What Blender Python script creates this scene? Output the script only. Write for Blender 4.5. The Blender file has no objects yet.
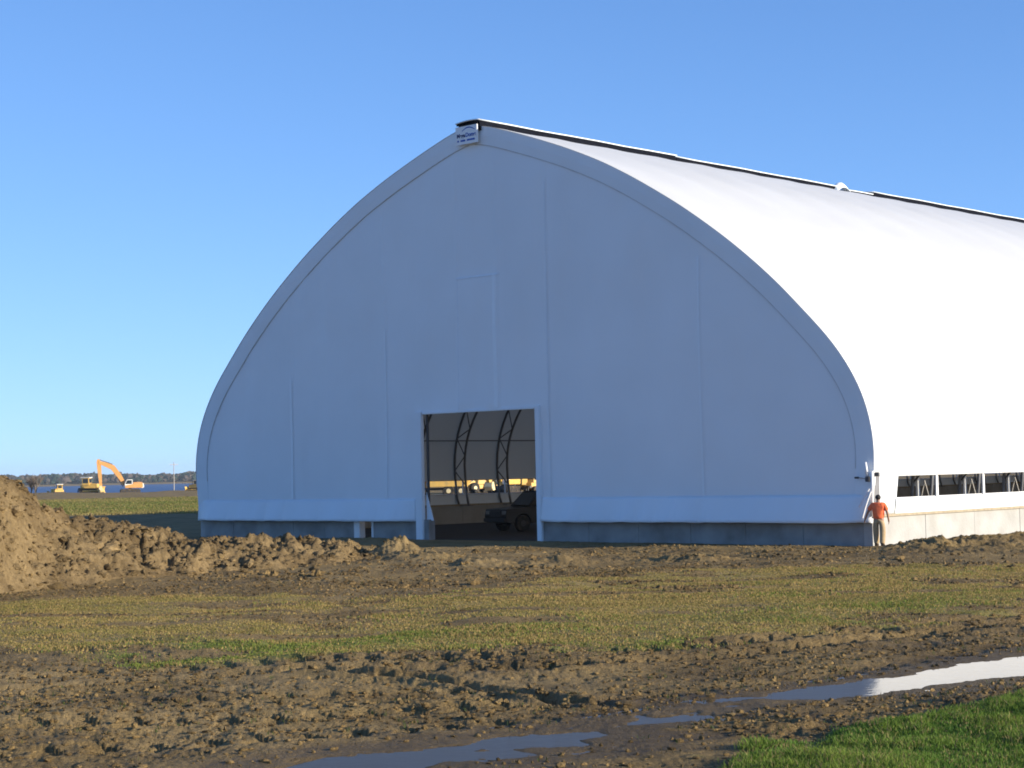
import bpy, bmesh, math, random
import numpy as np
from mathutils import Vector, Matrix

random.seed(7)
RNG = np.random.default_rng(11)
R = math.radians
scene = bpy.context.scene
COL = scene.collection

# ------------------------------------------------------------------ camera geometry
FPX, EYE = 1820.0, 2.8
roll, pitch = math.atan(.0215), math.atan(87.3 / 1820)
cF = np.array([0, math.cos(pitch), math.sin(pitch)])
r0 = np.array([1., 0, 0]); u0 = np.array([0, -math.sin(pitch), math.cos(pitch)])
cR = math.cos(roll) * r0 - math.sin(roll) * u0
cU = math.sin(roll) * r0 + math.cos(roll) * u0
cC = np.array([0, 0, EYE])

def ray(x, y): return cF + cR * ((x - 512) / FPX) + cU * ((384 - y) / FPX)
def gnd(x, y, z=0.0):
    d = ray(x, y); t = (z - EYE) / d[2]; return cC + t * d
def at_depth(x, y, D):
    d = ray(x, y); return cC + d * (D / d[1])
def proj(P):
    v = np.array(P, float) - cC; d = v @ cF
    return 512 + FPX * (v @ cR) / d, 384 - FPX * (v @ cU) / d

cam = bpy.data.cameras.new('camera'); camo = bpy.data.objects.new('camera', cam); COL.objects.link(camo)
cam.sensor_width = 36; cam.lens = FPX / 1024 * 36; cam.clip_end = 9000; cam.clip_start = .1
M = Matrix(((cR[0], cU[0], -cF[0], 0), (cR[1], cU[1], -cF[1], 0), (cR[2], cU[2], -cF[2], EYE), (0, 0, 0, 1)))
camo.matrix_world = M
scene.camera = camo

# ------------------------------------------------------------------ sun and sky
PHI, ELEV = R(18), R(13.5)
Bd = np.array([.67928, .73388, 0]); Nd = np.array([.73388, -.67928, 0])      # along the hall / out of its long side
sh = Nd * math.cos(PHI) + Bd * math.sin(PHI)
sv = Vector((sh[0] * math.cos(ELEV), sh[1] * math.cos(ELEV), math.sin(ELEV)))
sun = bpy.data.lights.new('sun', 'SUN'); suno = bpy.data.objects.new('sun', sun); COL.objects.link(suno)
sun.energy = 3.35; sun.angle = R(.5); sun.color = (1, .90, .74)
suno.rotation_euler = sv.to_track_quat('Z', 'Y').to_euler(); suno.location = (60, -20, 60)
w = bpy.data.worlds.new('World'); scene.world = w; w.use_nodes = True
nt = w.node_tree; bg = nt.nodes['Background']
sky = nt.nodes.new('ShaderNodeTexSky'); sky.sky_type = 'NISHITA'; sky.sun_disc = False
sky.sun_elevation = ELEV; sky.sun_rotation = math.atan2(sv.x, sv.y)
sky.altitude = 50; sky.air_density = .45; sky.dust_density = 0.0; sky.ozone_density = 2.4
# soft shoulder on the very bright band at the horizon
vk = nt.nodes.new('ShaderNodeVectorMath'); vk.operation = 'MULTIPLY_ADD'; vk.inputs[1].default_value = (.27, .25, .21); vk.inputs[2].default_value = (1, 1, 1)
vd = nt.nodes.new('ShaderNodeVectorMath'); vd.operation = 'DIVIDE'; vg = nt.nodes.new('ShaderNodeVectorMath'); vg.operation = 'MULTIPLY'; vg.inputs[1].default_value = (.84, 1.10, 1.40)
nt.links.new(sky.outputs[0], vk.inputs[0]); nt.links.new(sky.outputs[0], vd.inputs[0]); nt.links.new(vk.outputs[0], vd.inputs[1])
nt.links.new(vd.outputs[0], vg.inputs[0]); nt.links.new(vg.outputs[0], bg.inputs[0]); bg.inputs[1].default_value = .135
vs = scene.view_settings
vs.view_transform = 'Standard'; vs.look = 'None'; vs.exposure = 1.28; vs.gamma = 1; vs.use_curve_mapping = False

# ------------------------------------------------------------------ noise
def _h(ix, iy, s):
    n = (ix.astype(np.int64) * 374761393 + iy.astype(np.int64) * 668265263 + s * 974634777) & 0xFFFFFFFF
    n = ((n ^ (n >> 13)) * 1274126177) & 0xFFFFFFFF
    n = (n ^ (n >> 16)) & 0xFFFFFF
    return n.astype(np.float64) / 0xFFFFFF
def vnoise(x, y, s=0):
    ix = np.floor(x); iy = np.floor(y); fx = x - ix; fy = y - iy
    fx = fx * fx * fx * (fx * (fx * 6 - 15) + 10); fy = fy * fy * fy * (fy * (fy * 6 - 15) + 10)
    a = _h(ix, iy, s); b = _h(ix + 1, iy, s); c = _h(ix, iy + 1, s); d = _h(ix + 1, iy + 1, s)
    return (a + (b - a) * fx) * (1 - fy) + (c + (d - c) * fx) * fy - .5
def fbm(x, y, s=0, o=4, g=.5):
    r = 0; a = 1.0; ca, sa = math.cos(.6), math.sin(.6)
    for i in range(o):
        r = r + a * vnoise(x, y, s + i * 17)
        x, y = (x * ca - y * sa) * 2.03 + 3.1, (x * sa + y * ca) * 2.03 + 1.7; a *= g
    return r
def worley(x, y, s=0):
    ix = np.floor(x); iy = np.floor(y); best = np.full(x.shape, 9.0)
    for dx in (-1, 0, 1):
        for dy in (-1, 0, 1):
            cx = ix + dx; cy = iy + dy
            px = cx + _h(cx, cy, s); py = cy + _h(cx, cy, s + 5)
            best = np.minimum(best, (px - x) ** 2 + (py - y) ** 2)
    return np.sqrt(best)
def sstep(a, b, x):
    t = np.clip((x - a) / (b - a), 0, 1); return t * t * (3 - 2 * t)
def poly_sd(P, x, y):
    """signed distance to a polygon, positive inside"""
    n = len(P); dmin = np.full(x.shape, 1e9); ins = np.zeros(x.shape, bool)
    for i in range(n):
        ax, ay = P[i][:2]; bx, by = P[(i + 1) % n][:2]
        ex, ey = bx - ax, by - ay
        t = np.clip(((x - ax) * ex + (y - ay) * ey) / (ex * ex + ey * ey + 1e-12), 0, 1)
        dmin = np.minimum(dmin, (x - ax - t * ex) ** 2 + (y - ay - t * ey) ** 2)
        c = (ay > y) != (by > y)
        ins ^= c & (x < (bx - ax) * (y - ay) / (by - ay + 1e-12) + ax)
    d = np.sqrt(dmin); return np.where(ins, d, -d)

# ------------------------------------------------------------------ object helpers
def mesh_np(name, V, F, mat=None, attrs=None, smooth=True, colors=None):
    me = bpy.data.meshes.new(name)
    V = np.asarray(V, np.float32); F = np.asarray(F, np.int32); k = F.shape[1]
    me.vertices.add(len(V)); me.vertices.foreach_set('co', V.ravel())
    me.loops.add(F.size); me.loops.foreach_set('vertex_index', F.ravel())
    me.polygons.add(len(F)); me.polygons.foreach_set('loop_start', np.arange(0, F.size, k, dtype=np.int32))
    try: me.polygons.foreach_set('loop_total', np.full(len(F), k, np.int32))
    except Exception: pass
    me.polygons.foreach_set('use_smooth', np.full(len(F), smooth, bool))
    me.update(calc_edges=True)
    for n, a in (attrs or {}).items():
        at = me.attributes.new(n, 'FLOAT', 'POINT'); at.data.foreach_set('value', np.asarray(a, np.float32))
    if colors is not None:
        at = me.color_attributes.new('tint', 'FLOAT_COLOR', 'POINT')
        c = np.ones((len(V), 4), np.float32); c[:, :3] = colors; at.data.foreach_set('color', c.ravel())
    me.validate()
    if mat: me.materials.append(mat)
    return me
def link(name, me, parent=None, kind=None, label=None, cat=None, group=None):
    o = bpy.data.objects.new(name, me); COL.objects.link(o)
    if parent is not None: o.parent = parent
    return tag(o, label, cat, group, kind)
def tag(o, label=None, cat=None, group=None, kind=None):
    for k, v in (('label', label), ('category', cat), ('group', group), ('kind', kind)):
        if v: o[k] = v
    return o
def thing(name, loc, rz, label, cat, group=None, scale=1.0):
    o = bpy.data.objects.new(name, None); COL.objects.link(o)
    o.location = [float(v) for v in loc]; o.rotation_euler = (0, 0, rz); o.scale = (scale,) * 3
    o.empty_display_size = .3
    return tag(o, label, cat, group)
def copy_thing(src, loc, rz, label, scale=1.0):
    c = src.copy(); COL.objects.link(c); c.location = [float(v) for v in loc]; c.rotation_euler = (0, 0, rz); c.scale = (scale,) * 3
    c['label'] = label
    for ch in list(src.children):
        d = ch.copy(); COL.objects.link(d); d.parent = c
        for g in list(ch.children):
            e = g.copy(); COL.objects.link(e); e.parent = d
    return c

class MB:
    """collects shapes into one mesh"""
    def __init__(s): s.bm = bmesh.new()
    def hull8(s, pts):
        v = [s.bm.verts.new(p) for p in pts]
        for f in ((0, 1, 2, 3), (7, 6, 5, 4), (0, 4, 5, 1), (1, 5, 6, 2), (2, 6, 7, 3), (3, 7, 4, 0)):
            s.bm.faces.new([v[i] for i in f])
        return s
    def box(s, x0, x1, y0, y1, z0, z1):
        return s.hull8([(x0, y0, z0), (x0, y1, z0), (x1, y1, z0), (x1, y0, z0), (x0, y0, z1), (x0, y1, z1), (x1, y1, z1), (x1, y0, z1)])
    def prism(s, pts, y0, y1, axis='y'):
        """outline in xz swept along y (or outline in yz swept along x)"""
        if axis == 'y': A = [s.bm.verts.new((p[0], y0, p[1])) for p in pts]; B = [s.bm.verts.new((p[0], y1, p[1])) for p in pts]
        else: A = [s.bm.verts.new((y0, p[0], p[1])) for p in pts]; B = [s.bm.verts.new((y1, p[0], p[1])) for p in pts]
        n = len(pts)
        s.bm.faces.new(A); s.bm.faces.new(B[::-1])
        for i in range(n): s.bm.faces.new((A[i], B[i], B[(i + 1) % n], A[(i + 1) % n]))
        return s
    def tube(s, pts, r, n=8, cap=True):
        pts = [Vector(p) for p in pts]; rs = r if isinstance(r, (list, tuple)) else [r] * len(pts)
        rings = []; ref = None
        for i, p in enumerate(pts):
            d = (pts[min(i + 1, len(pts) - 1)] - pts[max(i - 1, 0)]).normalized()
            if ref is None: ref = Vector((0, 0, 1)) if abs(d.z) < .9 else Vector((1, 0, 0))
            a = (ref - d * ref.dot(d)).normalized(); bb = d.cross(a); ref = a
            rings.append([s.bm.verts.new(p + (a * math.cos(2 * math.pi * k / n) + bb * math.sin(2 * math.pi * k / n)) * rs[i]) for k in range(n)])
        for A, B in zip(rings, rings[1:]):
            for k in range(n): s.bm.faces.new((A[k], A[(k + 1) % n], B[(k + 1) % n], B[k]))
        if cap: s.bm.faces.new(rings[0][::-1]); s.bm.faces.new(rings[-1])
        return s
    def lathe_y(s, cx, cz, prof, n=20):
        """profile of (y, radius) turned about an axis along y"""
        rings = [[s.bm.verts.new((cx + rr * math.cos(2 * math.pi * k / n), y, cz + rr * math.sin(2 * math.pi * k / n))) for k in range(n)] for y, rr in prof]
        for A, B in zip(rings, rings[1:]):
            for k in range(n): s.bm.faces.new((A[k], A[(k + 1) % n], B[(k + 1) % n], B[k]))
        s.bm.faces.new(rings[0][::-1]); s.bm.faces.new(rings[-1]); return s
    def grid(s, P):
        """P[i][j] points -> quads"""
        V = [[s.bm.verts.new(p) for p in row] for row in P]
        for a, b_ in zip(V, V[1:]):
            for j in range(len(a) - 1): s.bm.faces.new((a[j], a[j + 1], b_[j + 1], b_[j]))
        return s
    def bevel(s, w_, seg=2):
        bmesh.ops.bevel(s.bm, geom=list(s.bm.edges), offset=w_, segments=seg, affect='EDGES', clamp_overlap=True); return s
    def mesh(s, name, mat, smooth=False):
        bmesh.ops.recalc_face_normals(s.bm, faces=list(s.bm.faces))
        me = bpy.data.meshes.new(name); s.bm.to_mesh(me); s.bm.free()
        for m_ in (mat if isinstance(mat, (list, tuple)) else [mat]): me.materials.append(m_)
        if smooth:
            for p in me.polygons: p.use_smooth = True
        return me
    def build(s, name, mat, parent=None, smooth=False, **k): return link(name, s.mesh(name, mat, smooth), parent, **k)

# ------------------------------------------------------------------ materials
def mat(name, col, rough=.7, metal=0.0, var=.15, scale=3.0, bump=0.0, bscale=None, spec=.4, coord='Object', trans=0.0, dirt=None, dscale=1.2, damt=.5):
    m = bpy.data.materials.new(name); m.use_nodes = True; t = m.node_tree; p = t.nodes['Principled BSDF']
    p.inputs['Roughness'].default_value = rough; p.inputs['Metallic'].default_value = metal
    p.inputs['Specular IOR Level'].default_value = spec
    tc = t.nodes.new('ShaderNodeTexCoord'); nz = t.nodes.new('ShaderNodeTexNoise')
    nz.inputs['Scale'].default_value = scale; nz.inputs['Detail'].default_value = 5; t.links.new(tc.outputs[coord], nz.inputs['Vector'])
    mr = t.nodes.new('ShaderNodeMapRange'); mr.inputs[1].default_value = .25; mr.inputs[2].default_value = .75
    mr.inputs[3].default_value = 1 - var; mr.inputs[4].default_value = 1 + var; t.links.new(nz.outputs['Fac'], mr.inputs[0])
    mx = t.nodes.new('ShaderNodeMix'); mx.data_type = 'RGBA'; mx.blend_type = 'MULTIPLY'; mx.inputs[0].default_value = 1
    mx.inputs[6].default_value = (*col, 1); t.links.new(mr.outputs[0], mx.inputs[7])
    out = mx.outputs[2]
    if dirt:
        n2 = t.nodes.new('ShaderNodeTexNoise'); n2.inputs['Scale'].default_value = dscale; n2.inputs['Detail'].default_value = 6
        t.links.new(tc.outputs[coord], n2.inputs['Vector'])
        r2 = t.nodes.new('ShaderNodeMapRange'); r2.inputs[1].default_value = .45; r2.inputs[2].default_value = .75; r2.inputs[3].default_value = 0; r2.inputs[4].default_value = damt
        t.links.new(n2.outputs['Fac'], r2.inputs[0])
        m2 = t.nodes.new('ShaderNodeMix'); m2.data_type = 'RGBA'; m2.inputs[7].default_value = (*dirt, 1)
        t.links.new(r2.outputs[0], m2.inputs[0]); t.links.new(out, m2.inputs[6]); out = m2.outputs[2]
    t.links.new(out, p.inputs['Base Color'])
    if trans:
        tr = t.nodes.new('ShaderNodeBsdfTranslucent'); ms = t.nodes.new('ShaderNodeMixShader'); ms.inputs[0].default_value = trans
        tr.inputs['Color'].default_value = (.85, .74, .60, 1); t.links.new(p.outputs[0], ms.inputs[1]); t.links.new(tr.outputs[0], ms.inputs[2])
        t.links.new(ms.outputs[0], t.nodes['Material Output'].inputs['Surface'])
    if bump:
        bn = t.nodes.new('ShaderNodeBump'); bn.inputs['Strength'].default_value = bump; bn.inputs['Distance'].default_value = .05
        n3 = t.nodes.new('ShaderNodeTexNoise'); n3.inputs['Scale'].default_value = bscale or scale * 4; n3.inputs['Detail'].default_value = 6
        t.links.new(tc.outputs[coord], n3.inputs['Vector']); t.links.new(n3.outputs['Fac'], bn.inputs['Height']); t.links.new(bn.outputs[0], p.inputs['Normal'])
    return m

FAB = mat('white_membrane', (.815, .865, .90), .55, var=.03, scale=.35, bump=.12, bscale=.8, dirt=(.66, .65, .62), dscale=.25, damt=.15, trans=.06)
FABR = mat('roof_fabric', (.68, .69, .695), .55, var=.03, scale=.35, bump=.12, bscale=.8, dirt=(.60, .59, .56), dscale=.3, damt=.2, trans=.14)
CONC = mat('cast_concrete', (.41, .405, .385), .85, var=.10, scale=1.3, bump=.25, bscale=9, dirt=(.27, .25, .21), dscale=.8, damt=.5)
CONC_SHADE = mat('shaded_concrete', (.31, .31, .30), .8, var=.15, scale=1.6, bump=.2, bscale=9, dirt=(.16, .15, .13), dscale=.9, damt=.7)  # cast concrete darkened: the gable end's shade put into its colour
WOOD = mat('sill_timber', (.36, .30, .21), .8, var=.2, scale=6)
STEEL = mat('galvanised_steel', (.16, .16, .165), .42, metal=.35, var=.12, scale=5)
DARKST = mat('dark_steel', (.06, .06, .065), .5, metal=.3, var=.2, scale=5)
DARKNET = mat('dark_vent_mesh', (.007, .008, .013), .9, var=.25, scale=4, spec=.05)
PIPEW = mat('white_pipe', (.78, .78, .77), .4, var=.05)
SIGNW = mat('sign_white', (.82, .82, .82), .45, var=.04)
NAVY = mat('sign_navy', (.008, .02, .12), .5, var=.05)
BLUE = mat('sign_blue', (.02, .10, .42), .5, var=.05)
YEL = mat('machine_yellow', (.72, .45, .11), .5, var=.12, scale=1.5, dirt=(.30, .22, .13), dscale=1.3, damt=.6)
CREAM = mat('faded_yellow', (.72, .60, .34), .55, var=.12, scale=1.5, dirt=(.35, .28, .18), dscale=1.3, damt=.6)
ORNG = mat('machine_orange', (.64, .31, .09), .5, var=.12, scale=1.5, dirt=(.32, .22, .13), dscale=1.3, damt=.5)
TRACK = mat('track_steel', (.045, .038, .03), .7, metal=.2, var=.3, scale=6, dirt=(.14, .10, .065), dscale=3, damt=.8)
GLASS = mat('cab_glass', (.02, .03, .04), .08, var=.02, spec=.8)
RUB = mat('tyre_rubber', (.02, .02, .02), .85, var=.3, scale=6, dirt=(.12, .09, .06), dscale=3, damt=.7)
PAINTW = mat('white_paint', (.75, .74, .70), .5, var=.08, scale=2)
CARP = mat('dark_car_paint', (.006, .0065, .008), .4, var=.1, spec=.6, dirt=(.03, .026, .022), dscale=2, damt=.4)
CHROME = mat('brushed_metal', (.5, .5, .5), .3, metal=.9, var=.1)
LENS = mat('lamp_lens', (.35, .35, .34), .15, var=.03, spec=.7)
SKIN = mat('skin', (.36, .20, .13), .6, var=.08, scale=8)
SHIRT = mat('orange_tshirt', (.97, .19, .07), .85, var=.08, scale=6, bump=.3, bscale=14)
TROUS = mat('khaki_trousers', (.40, .29, .16), .9, var=.12, scale=7, bump=.3, bscale=14)
HAIR = mat('dark_hair', (.02, .015, .012), .7, var=.2, scale=20)
BOOT = mat('work_boot', (.07, .045, .025), .8, var=.2, scale=9)
STRAP = mat('white_strap', (.78, .78, .78), .7, var=.05)
POLE = mat('weathered_pole', (.36, .34, .31), .8, var=.2, scale=3)
BARK = mat('grey_bark', (.20, .16, .125), .9, var=.25, scale=3)

def earth(name, light, dark, attr=True):
    m = bpy.data.materials.new(name); m.use_nodes = True; t = m.node_tree; N = t.nodes; L = t.links; p = N['Principled BSDF']
    tc = N.new('ShaderNodeTexCoord')
    def noise(sc, det=6, rough=.6):
        n = N.new('ShaderNodeTexNoise'); n.inputs['Scale'].default_value = sc; n.inputs['Detail'].default_value = det
        n.inputs['Roughness'].default_value = rough; L.new(tc.outputs['Object'], n.inputs['Vector']); return n.outputs['Fac']
    def ramp(f, a, b_, lo=0.0, hi=1.0):
        r = N.new('ShaderNodeMapRange'); r.inputs[1].default_value = a; r.inputs[2].default_value = b_; r.inputs[3].default_value = lo; r.inputs[4].default_value = hi
        r.interpolation_type = 'SMOOTHSTEP'; L.new(f, r.inputs[0]); return r.outputs[0]
    def mix(f, a, b_, mode='MIX'):
        x = N.new('ShaderNodeMix'); x.data_type = 'RGBA'; x.blend_type = mode
        for i, v in ((0, f), (6, a), (7, b_)):
            if isinstance(v, tuple): x.inputs[i].default_value = (*v, 1)
            elif isinstance(v, (int, float)): x.inputs[i].default_value = v
            else: L.new(v, x.inputs[i])
        return x.outputs[2]
    def att(nm):
        a = N.new('ShaderNodeAttribute'); a.attribute_name = nm; return a.outputs['Fac']
    def math_(op, a, b_):
        x = N.new('ShaderNodeMath'); x.operation = op; x.use_clamp = True
        for i, v in enumerate((a, b_)):
            if isinstance(v, (int, float)): x.inputs[i].default_value = v
            else: L.new(v, x.inputs[i])
        return x.outputs[0]
    c = mix(ramp(noise(.55), .32, .68), dark, light)
    c = mix(ramp(noise(7, 5, .7), .35, .7), c, mix(1.0, c, (.62, .60, .58), 'MULTIPLY'))
    c = mix(ramp(noise(38, 3), .60, .72), c, tuple(min(1, v * 1.5) for v in light))
    rough = .92
    if attr:
        tone = att('tone')                     # pale dried soil
        c = mix(math_('MULTIPLY', tone, .8), c, mix(ramp(noise(3.5), .35, .65), (.25, .178, .082), (.35, .25, .118)))
        g = att('grass'); gr = att('green')
        gc = mix(ramp(noise(1.6), .3, .7), (.25, .185, .07), (.36, .26, .11))
        gc = mix(gr, gc, mix(ramp(noise(2.3), .3, .7), (.10, .145, .026), (.165, .205, .045)))
        gm = ramp(math_('ADD', math_('MULTIPLY', g, .9), math_('MULTIPLY', noise(4.5, 6, .65), .35)), .42, .72)
        c = mix(gm, c, gc)
        wet = att('wet')
        c = mix(math_('MULTIPLY', wet, .85), c, mix(1.0, c, (.48, .47, .46), 'MULTIPLY'))
        rr = N.new('ShaderNodeMapRange'); rr.inputs[3].default_value = .92; rr.inputs[4].default_value = .58; L.new(wet, rr.inputs[0]); L.new(rr.outputs[0], p.inputs['Roughness'])
    else: p.inputs['Roughness'].default_value = rough
    if not attr:
        ge = N.new('ShaderNodeNewGeometry'); mr_ = N.new('ShaderNodeMapRange'); mr_.inputs[3].default_value = .68; mr_.inputs[4].default_value = 1.32
        L.new(ge.outputs['Random Per Island'], mr_.inputs[0]); c = mix(1.0, c, mr_.outputs[0], 'MULTIPLY')
    L.new(c, p.inputs['Base Color']); p.inputs['Specular IOR Level'].default_value = .15
    bn = N.new('ShaderNodeBump'); bn.inputs['Strength'].default_value = .9; bn.inputs['Distance'].default_value = .08
    L.new(math_('ADD', noise(11, 6, .7), math_('MULTIPLY', noise(40, 4), .35)), bn.inputs['Height']); L.new(bn.outputs[0], p.inputs['Normal'])
    return m
GROUND = earth('field_soil', (.325, .226, .094), (.185, .127, .055))
PILE = earth('dug_earth', (.270, .192, .093), (.155, .107, .051), attr=False)
CLOD = earth('earth_clods', (.27, .185, .078), (.13, .088, .040), attr=False)

def tinted(name, rough=.7, trans=.0):
    m = bpy.data.materials.new(name); m.use_nodes = True; t = m.node_tree; p = t.nodes['Principled BSDF']
    a = t.nodes.new('ShaderNodeAttribute'); a.attribute_name = 'tint'; t.links.new(a.outputs['Color'], p.inputs['Base Color'])
    p.inputs['Roughness'].default_value = rough; p.inputs['Specular IOR Level'].default_value = .2
    if trans:
        tr = t.nodes.new('ShaderNodeBsdfTranslucent'); ms = t.nodes.new('ShaderNodeMixShader'); ms.inputs[0].default_value = trans
        t.links.new(a.outputs['Color'], tr.inputs['Color']); t.links.new(p.outputs[0], ms.inputs[1]); t.links.new(tr.outputs[0], ms.inputs[2])
        t.links.new(ms.outputs[0], t.nodes['Material Output'].inputs['Surface'])
    return m
BLADE = tinted('grass_blades', .7, .42)
LEAF = tinted('far_foliage', .9, 0)

def water_mat(name, col, rough, sc, st, stretch=None):
    m = bpy.data.materials.new(name); m.use_nodes = True; t = m.node_tree; p = t.nodes['Principled BSDF']
    p.inputs['Base Color'].default_value = (*col, 1); p.inputs['Roughness'].default_value = rough; p.inputs['IOR'].default_value = 1.33
    p.inputs['Specular IOR Level'].default_value = .5
    tc = t.nodes.new('ShaderNodeTexCoord'); n = t.nodes.new('ShaderNodeTexNoise'); n.inputs['Scale'].default_value = sc; n.inputs['Detail'].default_value = 4
    bn = t.nodes.new('ShaderNodeBump'); bn.inputs['Strength'].default_value = st; bn.inputs['Distance'].default_value = .02
    t.links.new(tc.outputs['Object'], n.inputs['Vector']); t.links.new(n.outputs['Fac'], bn.inputs['Height']); t.links.new(bn.outputs[0], p.inputs['Normal'])
    return m
PUD = water_mat('puddle_water', (.075, .058, .036), .05, 7, .09)
LAKE = water_mat('lake_water', (.012, .05, .16), .45, .6, .5)

# ------------------------------------------------------------------ regions of the ground (world outlines)
def region(px): return [tuple(gnd(x, y)[:2]) for x, y in px]
STRIP = region([(-260, 610), (0, 602), (120, 596), (250, 597), (330, 604), (430, 597), (512, 585), (560, 577), (700, 571), (850, 566), (1024, 570), (1260, 572),
                (1260, 586), (1024, 606), (950, 616), (850, 628), (740, 641), (620, 646), (512, 650), (400, 659), (250, 663), (140, 661), (95, 650), (0, 649), (-260, 652)])
GREENB = region([(120, 650), (250, 640), (400, 634), (512, 622), (640, 618), (760, 610), (900, 595), (1024, 590), (1260, 580), (1260, 586), (1024, 606), (950, 616), (850, 628), (740, 641), (620, 646), (512, 650), (400, 659), (250, 663), (140, 661)])
LAWN = region([(700, 782), (745, 766), (780, 753), (810, 745), (860, 736), (940, 723), (1024, 711), (1250, 678), (1400, 900), (640, 900), (660, 800)])
PUDDLE = [tuple(gnd(x, y, -.03)[:2]) for x, y in [(1150, 636), (1060, 648), (1024, 655), (1000, 657.5), (950, 667), (900, 675.5), (870, 679.5), (820, 687), (760, 694), (700, 705), (650, 716), (600, 723), (520, 736), (430, 744), (350, 754), (285, 768), (200, 790),
          (300, 800), (430, 769), (480, 759), (560, 749), (630, 734), (690, 719), (740, 710), (800, 702), (850, 697), (880, 694.5), (930, 690), (990, 681), (1024, 676), (1060, 671), (1150, 658)]]
RUTS = [([(-150, 700), (100, 681), (300, 672), (520, 668), (760, 651), (1024, 622), (1200, 600)], .22, .07),
        ([(-150, 686), (100, 669), (300, 663), (520, 656), (760, 643), (1024, 613), (1200, 592)], .22, .06),
        ([(300, 672), (420, 679), (520, 692), (600, 703), (690, 713), (780, 722)], .14, .15),
        ([(160, 645), (200, 646.5), (248, 647)], .13, .17),
        ([(-150, 672), (60, 667), (240, 668), (420, 664), (560, 655)], .2, .06),
        ([(-150, 722), (60, 704), (300, 695), (500, 690)], .2, .07),
        ([(-100, 735), (150, 722), (330, 712), (560, 702), (800, 678), (1024, 642)], .25, .06),
        ([(-100, 765), (150, 745), (330, 733), (560, 717), (700, 700)], .25, .06),
        ([(200, 622), (330, 616), (480, 606), (700, 590), (900, 584)], .2, .05)]
RUTS = [([gnd(x, y)[:2] for x, y in p], wd, dp) for p, wd, dp in RUTS]

def polyline_d(P, x, y):
    best = np.full(x.shape, 1e9); arc = np.zeros(x.shape); acc = 0.0; side = np.zeros(x.shape)
    for (ax, ay), (bx, by) in zip(P, P[1:]):
        ex, ey = bx - ax, by - ay; l2 = ex * ex + ey * ey
        t = np.clip(((x - ax) * ex + (y - ay) * ey) / l2, 0, 1)
        d = (x - ax - t * ex) ** 2 + (y - ay - t * ey) ** 2
        m_ = d < best; best = np.where(m_, d, best); arc = np.where(m_, acc + t * math.sqrt(l2), arc); acc += math.sqrt(l2)
    return np.sqrt(best), arc

# hall footprint in its own axes, used to flatten soil where it stands
HALL_O = np.array([12.138, 62.532]) + np.array([-.73388, .67928]) * 18.6 + np.array([.67928, .73388]) * .10
def hall_xy(x, y):
    dx, dy = x - HALL_O[0], y - HALL_O[1]
    return dx * Nd[0] + dy * Nd[1], dx * Bd[0] + dy * Bd[1]

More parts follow.
